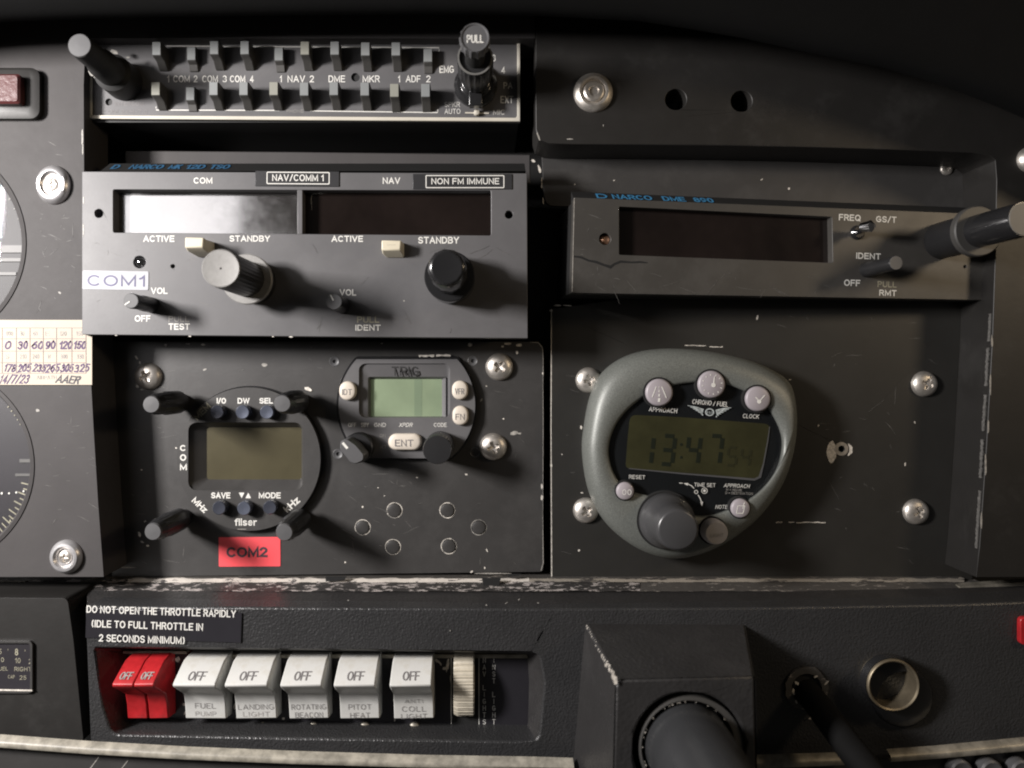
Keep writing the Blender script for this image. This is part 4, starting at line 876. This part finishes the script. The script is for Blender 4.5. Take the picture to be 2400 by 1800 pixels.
for px, py in ((354, 948), (661.5, 946), (358, 1246.5), (666, 1248)):
    h = 27.0; q = fr.p(px, py, h); r = fr.sz(21, h)
    k = part('corner_knob', G().lathe((0, 0), [(3.0, 0), (3.0, 5), (4.3, 5.5), (4.3, 15), (r*1.24, 16, 1), (r*1.24, h-4.0, 1), (r*1.12, h-3.6), (r*1.02, h-1.0), (r*0.85, h)], 90, flute=(18, 0.05)), 'knob', fr, loc=(q.x, q.y, 0))
    part('knob_cap', G().lathe((0, 0), [(r*1.0, h-0.9), (r*0.88, h+0.05), (0.2, h+0.15)], 32), 'capgrey', k)
flecks(fr, 'bare_metal_flecks', 'chip', [(327, 1252, 4, 9, .3), (333, 1270, 6, 3, -.5), (346, 1279, 5, 3), (340, 1222, 5, 2, .6), (366, 1216, 6, 2), (722, 912, 15, 6, -.4)], 0.3)

# ================================================================== round transponder (right)
tp = T('round_transponder', 'small round transponder with a pale green screen and ivory buttons', 'transponder', 953, 950, -20)
H = 3.0
def cut_circle(cx, cy, r, yt, yb, n=110):
    l = []
    for i in range(n):
        a = 2*math.pi*i/n; x = cx+r*math.cos(a); y = cy-r*math.sin(a); l.append((x, min(max(y, yt), yb)))
    return l
body = ccw(pp(tp, cut_circle(953.5, 950, 160, 842, 1074), H)); ob = ccw(pp(tp, cut_circle(953.5, 950, 165, 835, 1078), 1.0))
a = tp.p(841, 852, H); b = tp.p(1055, 979, H); wl = rrect(a.x, b.x, b.y, a.y, 2.6)
a2 = tp.p(869, 888.5, -0.6); b2 = tp.p(1036, 976, -0.6); sl_ = rrect(a2.x, b2.x, b2.y, a2.y, .4)
g = G().plate(ob, [rrect(a2.x-1.2, b2.x+1.5, b2.y-1, a2.y+1.2, .8)], 0, 1.0); part('body', g, 'gloss', tp, bevel=0.2)

g = G().plate(body, [wl], H-.7, H, back=False); g.loft([at(body, 0.9), at(body, H-.7)], False, False)
g.loft([at(wl[::-1], H-.7), at(rrect(a2.x-.8, b2.x+2.6, b2.y-.3, a2.y+.9, .8)[::-1], 1.2), at(sl_[::-1], -0.6)], False, False)
part('face', g, 'face', tp)
part('screen', G().box(a2.x-.6, b2.x+.6, b2.y-.6, a2.y+.6, -0.75, -0.6), 'lcdgreen', tp)
a = tp.p(971, 889, -.55); b = tp.p(989, 975, -.55); part('screen_band', G().box(a.x, b.x, b.y, a.y, -0.6, -0.55), 'lcdgreen2', tp)
ptext(tp, 'TRIG', 918, 859, 982, 881, H-1.0, 'black', bold=0.01, lift=0.06)
for s_, x0, x1, sh_ in (('OFF', 816, 835, 0), ('SBY', 846, 864.5, 0), ('GND', 877, 904.5, 0), ('XPDR', 936, 967, .3), ('CODE', 1017, 1047, 0)): ptext(tp, s_, x0, 991, x1, 1000.5, H, 'white', bold=0.02, shear=sh_)
ptext(tp, 'ON', 890, 1017, 904, 1025, H, 'dimw'); ptext(tp, 'ALT', 891, 1043, 905, 1051, H, 'dimw')
def ibtn(px, py, rx, ry, s_):
    q = tp.p(px, py, H+2.2); a_, b_ = tp.sz(rx, H+2.2), tp.sz(ry, H+2.2)
    def rr(k): return rrect(-a_*k, a_*k, -b_*k, b_*k, min(a_, b_)*k*0.98, 8)
    o = part('button', G().loft([at(rr(1.02), H-.4), at(rr(1.02), H+1.2), at(rr(.95), H+1.9), at(rr(.8), H+2.2), at(rr(.3), H+2.3)]), 'ivory', tp, loc=(q.x, q.y, 0), ang=60)
    text(o, s_, (-.05*a_, -.12*b_, H+2.3), (1, 0, 0), (0, 1, 0), a_*1.15 if rx < 30 else a_*1.1, b_*.62 if rx < 30 else b_*.85, 'inkg', bold=0.0 if rx < 30 else .012, lift=0.05)
ibtn(814, 916, 19.5, 22, 'IDT'); ibtn(1078, 914.5, 18.5, 22, 'VFR'); ibtn(1079, 974, 18.5, 22.5, 'FN'); ibtn(949, 1036, 39, 19, 'ENT')
h = 19.0; q = tp.p(826, 1057, h); r = tp.sz(27, h)
nose = [(-0.2*r, -1.0*r), (-1.1*r, .15*r), (-1.05*r, .85*r), (-.5*r, 1.05*r), (.25*r, .55*r), (1.0*r, -.35*r), (.95*r, -.85*r), (.3*r, -1.15*r)]
nose = rpoly(nose, 0.8, 4)
k = part('selector_knob', G().loft([at(circ((0, 0), 6.2, len(nose)), 0), at(circ((0, 0), 6.0, len(nose)), 5)]), 'knob', tp, loc=(q.x, q.y, H))
k.data = G().lathe((0, 0), [(5.6, 0), (5.6, 5.0), (5.2, 5.6), (3, 5.7)], 40).mesh('selector_knob', M['knob'])
part('pointer_grip', G().loft([at([(a_*1.03, b_*1.03) for a_, b_ in ccw(nose)], 5.6), at([(a_*1.0, b_*1.0) for a_, b_ in ccw(nose)], h-H-.4), at([(a_*.93, b_*.93) for a_, b_ in ccw(nose)], h-H)]), 'capgrey', k)
g = G(); line(g, [(-.85*r, .72*r), (-.42*r, .22*r)], .9, h-H+.02, h-H+.12); part('pointer_line', g, 'white', k)
q = tp.p(1025, 1054, 20); r = tp.sz(34, 20)
part('code_knob', G().lathe((0, 0), [(r*1.04, 0), (r*1.04, 16.2, 1), (r*0.96, 17), (0.1, 17.1)], 144, flute=(36, 0.045)), 'knob', tp, loc=(q.x, q.y, H), ang=28)
g = G()
for x0, x1, y in ((982, 1018, 834), (1022, 1056, 833.5)): line(g, [tp.p(x0+(x1-x0)*i/6, y+random.uniform(-1, 1), 1) for i in range(7)], [random.uniform(.4, 1.0) for _ in range(7)], 1.0, 1.08)
part('bare_edge', g, 'chip', tp)

# ================================================================== rail between the upper bays and the lower console
rr_ = T('support_rail', 'chipped metal rail running across under the mounting plates', 'rail', 1130, 1368, -18)
def strip(name, y0, y1, z0, z1, mt, x0=-350, x1=2300, lab=None, n=60, j=0.0):
    g = G(); A, B = [], []
    for i in range(n+1):
        x = x0+(x1-x0)*i/n; dy = 4 if x > 1300 else (4+3*(1300-x)/1300*0+ (7 if x < 250 else 0)*min(1, (250-x)/250 if x < 250 else 0))
        dz0, dz1 = z0, z1
        p1 = rr_.p(x, y0+dy+random.uniform(-j, j), z0); p2 = rr_.p(x, y1+dy+random.uniform(-j, j), z1)
        A.append(p1); B.append(p2)
    vs = [tuple(v) for v in A]+[tuple(v) for v in B]+[(v.x, v.y-.0, v.z-6) for v in B]+[(v.x, v.y, v.z-6) for v in A]; m = n+1
    fs = [(k*m+i, ((k+1) % 4)*m+i, ((k+1) % 4)*m+i+1, k*m+i+1) for k in range(4) for i in range(n)]
    g.add(vs, fs); return part(name, g, mt, rr_, label=lab)
strip('upper_lip', 1344, 1352, -3.5, 0.0, 'rail2', 250, 2245, 'scuffed upper lip')
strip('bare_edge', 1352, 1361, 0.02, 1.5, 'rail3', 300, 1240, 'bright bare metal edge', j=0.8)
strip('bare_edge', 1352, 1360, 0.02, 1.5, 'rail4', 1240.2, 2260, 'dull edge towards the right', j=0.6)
strip('bare_edge', 1352, 1361, 0.02, 1.5, 'rail', -350, 299.8, 'painted edge with bare spots at the left', j=0.6)
strip('lower_lip', 1361, 1382, 1.52, 8.0, 'rail', -350, 1500, 'paint flaking off the lower lip', j=0.8)
strip('lower_lip', 1361, 1382, 1.52, 8.0, 'rail2', 1500.2, 2300, 'darker lower lip at the right', j=0.8)
g = G()
a = rr_.p(-20, 1361, 1.6); b = rr_.p(63, 1375, 1.6); g.box(a.x, b.x, b.y, a.y, 1.4, 2.4); part('bare_strip', g, 'alu', rr_)
a = rr_.p(2242, 1371, 4); b = rr_.p(2700, 1383, 4); g = G().loft([[(x, y0_, 2), (x, y0_, 6), (x, y1_, 6), (x, y1_, 2)] for x, y0_, y1_ in ((a.x, a.y, b.y), (b.x, a.y+5, b.y+5))]); part('bare_strip', g, 'aludark', rr_)
for x0, x1, y0, y1 in ((762, 812, 1352, 1364), (1129, 1174, 1353, 1375), (1190, 1221, 1346, 1353)):
    a = rr_.p(x0, y0, 3); b = rr_.p(x1, y1, 3)
    part('slot', G().plate(ccw([(a.x, a.y), (b.x, a.y), (b.x-.8, b.y+.5), (a.x+1.2*random.random(), b.y)]), [], 2.2 if y1 < 1370 else 3.6, 2.5 if y1 < 1370 else 3.9), 'void', rr_)

# ================================================================== lower console
lc = T('lower_console', 'grained black lower console with a long switch opening', 'console', 1300, 1600, 6)
o_out = pp(lc, [(199, 1428), (205, 1421), (700, 1424), (1300, 1427), (1800, 1424), (2250, 1416), (2700, 1400), (2700, 1800), (2400, 1762), (1772, 1800), (1340, 1800), (700, 1786), (300, 1768), (212, 1755)])
op = rpoly(pp(lc, [(222, 1519), (700, 1523), (1262, 1531), (1275, 1600), (1262, 1738), (700, 1730), (262, 1722), (240, 1650)]), [1, 0, 2, 0, 3.5, 0, 3, 0])
part('front_skin', G().plate(ccw(o_out), [op], -14, 0), 'vinyl', lc, bevel=1.3, ang=60)
opi = rpoly(pp(lc, [(296, 1521), (700, 1527), (1236, 1533), (1240, 1600), (1237, 1714), (700, 1706), (318, 1691), (302, 1640)], -11.5), [1, 0, 2, 0, 3.5, 0, 3, 0])
part('opening_bevel', G().loft([at(op, -.8), at(opi, -11.5)] if True else [], False, False), 'vinyl2', lc, ang=60)
# sloping shoulder from the rail down to the front face
g = G(); A = []
for (y, z) in ((1384, -16.5), (1396, -12), (1410, -6), (1420, -3.0), (1426, -1.5)):
    A.append([tuple(lc.p(x, y+d, z)) for x, d in ((204, 0), (500, 1), (900, 3), (1300, 4), (1800, 2), (2250, -6), (2700, -20))])
m = len(A[0]); g.add([p_ for r_ in A for p_ in r_], [(k*m+i, (k+1)*m+i, (k+1)*m+i+1, k*m+i+1) for k in range(len(A)-1) for i in range(m-1)])
part('shoulder', g, 'vinyl2', lc, ang=60)
flecks(lc, 'scratches', 'chipd', [(816, 1407, 3, 1.5), (1261, 1413, 3, 2), (1187, 1413, 5, 1.2, .5), (1140, 1418, 3, 2), (1055, 1478, 2, 2), (1216, 1405, 4, 1.2, .7)], 0.3)
# switch panel inside the opening
sp = T('switch_panel', 'black switch plate sunk in the lower console', 'switch panel', 760, 1620, -6)
a = sp.p(215, 1505); b = sp.p(1242, 1735)
part('plate', G().plate(ccw([(a.x, a.y), (b.x, a.y), (b.x, b.y), (a.x, b.y)]), [], -2, 0), 'placard', sp)
g = G(); a = sp.p(292, 1524, 2); b = sp.p(440, 1530, 2); c_ = sp.p(1010, 1538, 1.6); d_ = sp.p(1236, 1538, 2)
g.box(a.x, b.x, b.y, a.y, 0, 3.0); g.box(b.x+.1, d_.x, c_.y-.7, c_.y+.6, 0, 1.6); part('lip_highlight', g, 'aludark', sp)  # pale metal strips stand in for the highlight along the plate's top lip
def rocker(px, wd, mt, legend, lab, red=False):
    t = T('rocker_switch', lab, 'switch', px, 1610, -6, group='rocker switches in the lower console')
    x0 = t.p(px-wd/2, 1533, 3).x; x1 = t.p(px+wd/2, 1533, 3).x; cx = (x0+x1)/2; hw = (x1-x0)/2
    Y = lambda y, w: t.p(px, y, w).y
    prof = [(Y(1530, 3), 0), (Y(1530, 3), 4.5), (Y(1548, 9), 9.0), (Y(1602, 18), 17.6), (Y(1607, 18), 18.0), (Y(1611, 17.4), 17.4), (Y(1620, 11), 11.5), (Y(1627, 8.6), 8.6), (Y(1650, 7.4), 7.4), (Y(1684, 6.6), 6.6), (Y(1687, 5), 0)]
    g = G().loft([[(cx+s_*(hw-(0.0)), y, z) for y, z in prof] for s_ in (-1, 1)])
    part('rocker', g, mt, t, bevel=0.35, ang=40)
    e0 = (0, prof[3][0], prof[3][1]); e1 = (0, prof[2][0], prof[2][1]); V = Vector(e1)-Vector(e0)
    o = Vector(e0).lerp(Vector(e1), 0.30); text(t, 'OFF', (cx, o.y, o.z), (1, 0, 0), V, hw*(0.82 if not red else 1.2), 3.9 if not red else 3.2, 'inkg' if not red else 'inkf', bold=0.0, lift=0.12 if not red else 0.2)
    for s_, y, w_, m_, hh in legend:
        q = t.p(px, y, 7.2); yy = q.y; P_ = [p_ for p_ in prof[6:12]]
        for (ya, za), (yb, zb) in zip(P_, P_[1:]):
            if ya >= yy >= yb: break
        f_ = (ya-yy)/(ya-yb); zz = za+(zb-za)*f_
        text(t, s_, (cx, yy, zz), (1, 0, 0), (0, ya-yb, za-zb), hw*w_, hh, m_, bold=-0.01, lift=0.18)
    t.o.rotation_euler.rotate_axis('Z', R(random.uniform(-.9, .9))); return t
rocker(334, 46, 'red', [], 'left of the two narrow red OFF rockers', True); rocker(382, 44, 'red', [], 'right of the two narrow red OFF rockers, beside the fuel pump switch', True)
rocker(492, 94, 'rocker', [('FUEL', 1653, 1.0, 'inkg', 2.0), ('PUMP', 1673, 1.0, 'inkf', 1.8)], 'worn white OFF rocker next to the red pair, fuel pump legend faded')
rocker(608, 94, 'rocker', [('LANDING', 1656, 1.75, 'inkg', 2.0), ('LIGHT', 1674, 1.3, 'inkf', 1.8)], 'white OFF rocker with the rubbed LANDING legend')
rocker(729.5, 91, 'rocker', [('ROTATING', 1656, 1.75, 'inkg', 2.0), ('BEACON', 1676, 1.4, 'inkg', 2.0)], 'white OFF rocker with the ROTATING BEACON legend')
rocker(847.5, 91, 'rocker', [('PITOT', 1656, 1.15, 'inkg', 2.0), ('HEAT', 1677, 1.0, 'inkg', 2.0)], 'white OFF rocker with the PITOT HEAT legend')
rocker(972, 92, 'rocker', [('ANTI', 1641, .9, 'inkg', 1.6), ('COLL', 1661, 1.2, 'inkg', 2.0), ('LIGHT', 1679.5, 1.3, 'inkg', 1.9)], 'cleanest white OFF rocker with the ANTI COLL LIGHT legend, beside the thumbwheel')
# thumbwheel
tw = T('dimmer_thumbwheel', 'ribbed cream dimmer thumbwheel at the right end of the switches', 'thumbwheel', 1088, 1610, -6)
a = tw.p(1060, 1540, 0); b = tw.p(1120, 1704, 0); part('slot', G().box(a.x, b.x, b.y, a.y, 0.02, 0.3), 'void', tw)
yc = (tw.p(1088, 1530, 4).y+tw.p(1088, 1684, 4).y)/2; ry = (tw.p(1088, 1530, 4).y-tw.p(1088, 1684, 4).y)/2
x0 = tw.p(1063, 1607, 6).x; x1 = tw.p(1112, 1607, 6).x
g = G(); nn = 160; ringL, ringR, ringLi, ringRi = [], [], [], []
for i in range(nn):
    a_ = 2*math.pi*i/nn; rib = 1+0.022*math.cos(a_*64) if math.sin(a_) > -1 else 1
    y, z = yc+ry*rib*math.cos(a_), 0.3+9.0*rib*math.sin(a_)*0.9
    ringLi.append((x0+.9, yc+(y-yc)*.95, z*.95)); ringL.append((x0+1.2, y, z)); ringR.append((x1-.5, y, z)); ringRi.append((x1, yc+(y-yc)*.95, z*.95))
g.loft([[(x0, p_[1]*1.0, p_[2]) for p_ in ringLi], ringL, ringR, ringRi]); part('wheel', g, 'wheel', tw, ang=30)
g = G(); 
for x in (1057.5, 1122.5): line(g, [tw.p(x, 1536, .1), tw.p(x, 1712, .1)], .28, 0.02, 0.12)
part('guide_line', g, 'white', tw)
for s_, x in (('NAV LIGHTS', 1135), ('INST LIGHT', 1157.5)):
    y = 1540
    ys0, ys1 = (1540, 1700); step = (ys1-ys0)/10
    for i, ch in enumerate(s_):
        if ch != ' ': ptext(sp, ch, x-3.6 if ch != 'I' else x-1, ys0+i*step+1.5, x+3.6 if ch != 'I' else x+1, ys0+(i+1)*step-2.5, 0, 'white', bold=0.01)
g = G()
for px, py, rx, ry_, rt in ((416, 1546, 7, 8, .3), (434, 1547, 3, 7, -.4), (545, 1540, 2, 7, .2), (437, 1652, 12, 5, -.1), (446, 1660, 6, 5, 0), (433, 1671, 3, 6, -.3), (551, 1656, 6, 9, 0), (556, 1681, 3, 6, -.7), (664, 1684, 4, 4, 0), (1025, 1549, 9, 4, -.7), (1032, 1555, 7, 3, -.9), (1049, 1560, 5, 18, -.2), (1042, 1567, 6, 5, 0), (1056, 1592, 2, 12, 0), (455, 1692, 4, 2, 0), (1018, 1699, 6, 3, 0), (1098, 1710, 3, 3, 0), (1060, 1710, 8, 3, 0), (924, 1640, 3, 8, 0), (925, 1684, 2, 10, 0)):
    q = sp.p(px, py, .1); blob(g, q, sp.sz(rx), sp.sz(ry_), 0.02, .45, 13, rt)
part('paint_chips', g, 'chip', sp, kind='stuff')
for px in (497, 616, 736, 856, 972): part('rivet', G().lathe((0, 0), [(2.1, 0), (2.0, .8), (1.2, 1.4), (.1, 1.6)], 20), 'aludark', sp, loc=sp.p(px, 1705, .8))
# placard
pl = T('throttle_placard', 'black DO NOT OPEN THE THROTTLE RAPIDLY placard above the red switches', 'placard', 380, 1468, 6, rz=-1.9)
a = pl.p(204, 1424); b = pl.p(566, 1506); part('placard_plate', G().box(a.x, b.x, b.y, a.y, 0.05, 0.5), 'placard', pl, bevel=.15)
for s_, x0, x1, yc_ in (('DO NOT OPEN THE THROTTLE RAPIDLY', 203, 553, 1433), ('(IDLE TO FULL THROTTLE IN', 215, 476, 1465.5), ('2 SECONDS MINIMUM)', 232, 433, 1498)):
    ptext(pl, s_, x0, yc_-8.5, x1, yc_+8.5, 0.5, 'white', bold=0.012, spacing=1.15)

# ---- lower left block with fuel gauge
lb = T('lower_left_panel', 'black lower left panel block holding the fuel gauge', 'panel', 60, 1570, 4)
g = G().plate(ccw(rpoly(pp(lb, [(-330, 1400), (158, 1402), (172, 1500), (196, 1740), (120, 1752), (-330, 1735)]), [0, 2, 0, 2, 0, 0])), [], -20, 0); part('block', g, 'cover', lb, bevel=1.3)
fg = T('fuel_gauge', 'small black fuel gauge at the lower left edge', 'gauge', 30, 1560, 4)
a = fg.p(-60, 1500); b = fg.p(80, 1622); part('bezel', G().plate(rrect(a.x, b.x, b.y, a.y, 1.5), [rrect(a.x+.8, b.x-.8, b.y+.9, a.y-.8, 1)], 0.02, 1.1), 'paint', fg, bevel=.3)
part('dial', G().box(a.x+.7, b.x-.7, b.y+.8, a.y-.7, 0.02, 0.2), 'dialb', fg)
g = G(); q0_, q1_ = fg.p(-50, 1616, 1.1), fg.p(76, 1618, 1.1); line(g, [q0_, q1_], .5, 1.1, 1.3); part('bright_edge', g, 'chip', fg)
for s_, x, y, w_, h_ in (('5', 0, 1527, 8, 12), ("'", 19, 1525, 5, 9), ('8', 39, 1528, 8, 16), ("'", 59, 1527, 5, 9), ('0', 6, 1546, 7, 11), ('10', 42, 1548, 13, 12), ('2', 71, 1550, 7, 12), ('FUEL', 5, 1567, 28, 9), ('RIGHT', 54, 1568, 40, 10), ('CAP', 27, 1586, 16, 8), ('25', 54, 1588, 16, 10), ('(', 74, 1588, 5, 11)):
    ptext(fg, s_, x-w_/2, y-h_/2, x+w_/2, y+h_/2, .2, 'tick', bold=.01)

# ---- throttle housing and shaft
th = T('throttle_housing', 'black wedge-shaped throttle housing standing out of the lower console', 'throttle housing', 1560, 1640, 6)
def V_(px, py, w): v = th.p(px, py, w); return (v.x, v.y, w)
z1, z2 = 0, 34
A = [V_(1372, 1462, z1), V_(1748, 1464, z1), V_(1752, 1830, z1), V_(1340, 1830, z1)]
B = [V_(1442, 1592, z2), V_(1770, 1584, z2), V_(1778, 1960, z2), V_(1432, 1960, z2)]
n = 1
top = [A, B]
hc = th.p(1615, 1755, z2); hr = th.sz(132, z2)
sh = G(); sh.loft([[A[3], A[2], A[1], A[0]], [B[3], B[2], B[1], B[0]]], False, False)
sh.plate(ccw([tuple(p_[:2]) for p_ in B]), [circ(hc, hr, 48)], z2-8, z2, back=False)
part('cover', sh, 'vinyl2', th, bevel=2.6, ang=60)
part('collar', G().loft([at(circ((hc.x+.9, hc.y-.5), hr*.93, 48), z2-10), at(circ((hc.x+.9, hc.y-.5), hr*.93, 48), z2-1.0), at(circ(hc, hr*.84, 48), z2-0.8), at(circ(hc, hr*.80, 48), z2-12)], False, False), 'keybody', th, ang=60)
shf = hc; part('throttle_shaft', G().lathe((hc.x+.3, hc.y-.6), [(hr*.775, z2-14), (hr*.775, z2+40), (hr*.64, z2+42), (hr*.6, z2+42.5)], 56), 'shaft', th)
g = G()
for i in range(26):
    t = i/25; blob(g, th.p(1374+68*t+random.uniform(-2, 2), 1466+126*t, z1+34*t), random.uniform(.2, .5)*(1+t), random.uniform(.3, .8)*(1+t), z1+34*t+.9, .4, 7)
for i in range(22):
    a_ = R(random.uniform(30, 215)); blob(g, (hc.x+hr*.82*math.cos(a_), hc.y+hr*.82*math.sin(a_)), random.uniform(.1, .35), random.uniform(.08, .2), z2-.55, .4, 7)
part('edge_wear_highlight', g, 'chip', th, kind='stuff')
g = G()
for px, py, q_ in ((1600, 1500, .45), (1622, 1493, .6), (1646, 1528, .5), (1500, 1486, .3)):
    t_ = (py-1463)/128; blob(g, th.p(px, py, 34*t_), q_, q_*.6, 34*t_+.25, .5, 8)
part('scuff_marks', g, 'chipd', th, kind='stuff')
# ---- cable hole and black cable
cb = T('control_cable', 'thick black control cable leaving a ragged hole in the console', 'cable', 1890, 1615, 6)
g = G(); q = cb.p(1888, 1612, 0); lst = []
for i in range(22):
    a_ = 2*math.pi*i/22; lst.append((q.x+7.0*(1+.12*random.random())*math.cos(a_), q.y+7.0*(1+.15*random.random())*math.sin(a_)))
part('ragged_hole', G().plate(lst, [circ(q, 5.3, 22)], 0.02, 1.0), 'rail2', cb, bevel=.2)
flecks(cb, 'torn_edge_chips', 'chip', [(1868, 1601, 9, 5, -.7), (1860, 1622, 4, 12, .1), (1866, 1645, 3, 7, .4), (1937, 1600, 10, 3, .8), (1912, 1586, 8, 3, .3), (1900, 1683, 8, 3, .6)], 1.0)
part('hole', G().lathe((q.x, q.y), [(5.3, 0.02), (5.3, .1)], 22), 'void', cb)
p1 = cb.p(1890, 1618, 0); p2 = cb.p(1990, 1750, 22); p3 = cb.p(2200, 2000, 60)
part('cable_sleeve', G().tube([(p1.x, p1.y, -3), (p1.x+1, p1.y-2, 5), tuple(p2), ((p2.x+p3.x)/2, (p2.y+p3.y)/2-1, 40), tuple(p3)], [4.5, 4.5, 4.6, 4.7, 4.8], 24), 'hose', cb)
# ---- socket
so = T('lighter_socket', 'round brass-rimmed socket at the right of the console', 'socket', 2095, 1608, 6)
c = so.p(2095, 1607, 7); r = so.sz(61, 7)
c0 = so.p(2116, 1634, 1.2)
part('collar', G().loft([at(circ(c0, 10.6, 48), 0), at(circ(c0, 10.4, 48), 1.4), at(circ(c0, 9.4, 48), 2.4), at(circ((c.x, c.y), r*1.06, 48), 2.6), at(circ((c.x, c.y), r*1.03, 48), 6.2)], False, False), 'gloss', so, ang=50)
part('socket_cup', G().loft([at(circ(c, r*1.0, 56), 2), at(circ(c, r*1.0, 56), 6.8), at(circ(c, r*.96, 56), 7.1), at(circ(c, r*.90, 56), 6.7), at(circ(c, r*.86, 56), -12), at(circ(c, .2, 56), -12.2)], False, False), 'brass', so, ang=50)

# ---- bottom trim strips, black floor below
bt = T('lower_trim_strip', 'bare metal trim strip along the bottom left edge', 'trim strip', 600, 1775, 10)
def ribbon(t, pts, mt, name='strip', z=(0, 2.5)):
    A = [t.p(x, y0, z[1]) for x, y0, y1 in pts]; B = [t.p(x, y1, z[1]) for x, y0, y1 in pts]; m = len(pts)
    vs = [(v.x, v.y+1.0, z[0]) for v in A]+[(v.x, v.y, z[1]) for v in A]+[(v.x, (v.y+u.y)/2, z[1]+.5) for v, u in zip(A, B)]+[(v.x, v.y, z[1]) for v in B]+[(v.x, v.y, z[0]) for v in B]
    fs = [(k*m+i, (k+1)*m+i, (k+1)*m+i+1, k*m+i+1) for k in range(4) for i in range(m-1)]
    g = G().add(vs, fs); part(name, g, mt, t, ang=50)
ribbon(bt, [(-330, 1722, 1736), (-100, 1732, 1745), (0, 1737, 1752), (200, 1752, 1767), (430, 1765, 1780), (700, 1776, 1791), (1000, 1785, 1800), (1250, 1789, 1803), (1345, 1792, 1806)], 'alu')
bt2 = T('lower_trim_strip', 'tarnished metal trim strip along the bottom right edge', 'trim strip', 2200, 1770, 10)
ribbon(bt2, [(2087, 1771, 1786), (2200, 1763, 1778), (2400, 1744, 1760), (2700, 1715, 1731)], 'aludark'); ribbon(bt2, [(1765, 1785, 1802), (1990, 1778, 1793)], 'aludark', 'strip')
lf = T('lower_panel_edge', 'black edge panel below the bottom trim strips', 'panel', 1130, 1800, 8)
part('edge_face', G().plate(ccw(pp(lf, [(-330, 1720), (0, 1745), (430, 1772), (1000, 1792), (1400, 1800), (1800, 1795), (2100, 1780), (2700, 1730), (2700, 2100), (-330, 2100)])), [], -3, 0), 'paint', lf)
g = G()
for x0, y0, x1, y1 in ((232, 1774, 205, 1810), (300, 1782, 275, 1815)): line(g, [lf.p(x0, y0), lf.p(x1, y1)], .3, .02, .1)
part('seam_line', g, 'chipd', lf)
for px in (2240, 2310, 2380): part('dial_knob', G().lathe((0, 0), [(3.8, 0), (3.8, 3), (3.2, 3.6), (2.4, 3.4), (.2, 3)], 30), 'capgrey', lf, loc=lf.p(px, 1797, 1))
rt_ = T('red_tag', 'sliver of a red tag at the right edge of the console', 'tag', 2398, 1480, 6, mesh=1)
a = rt_.p(2392, 1447, 2); b = rt_.p(2440, 1512, 2); solo(rt_, G().loft([at(rrect(a.x, b.x, b.y, a.y, 1.5), 0.05), at(rrect(a.x, b.x, b.y, a.y, 1.5), 2)]), 'red', .3)
bpy.context.view_layer.update()
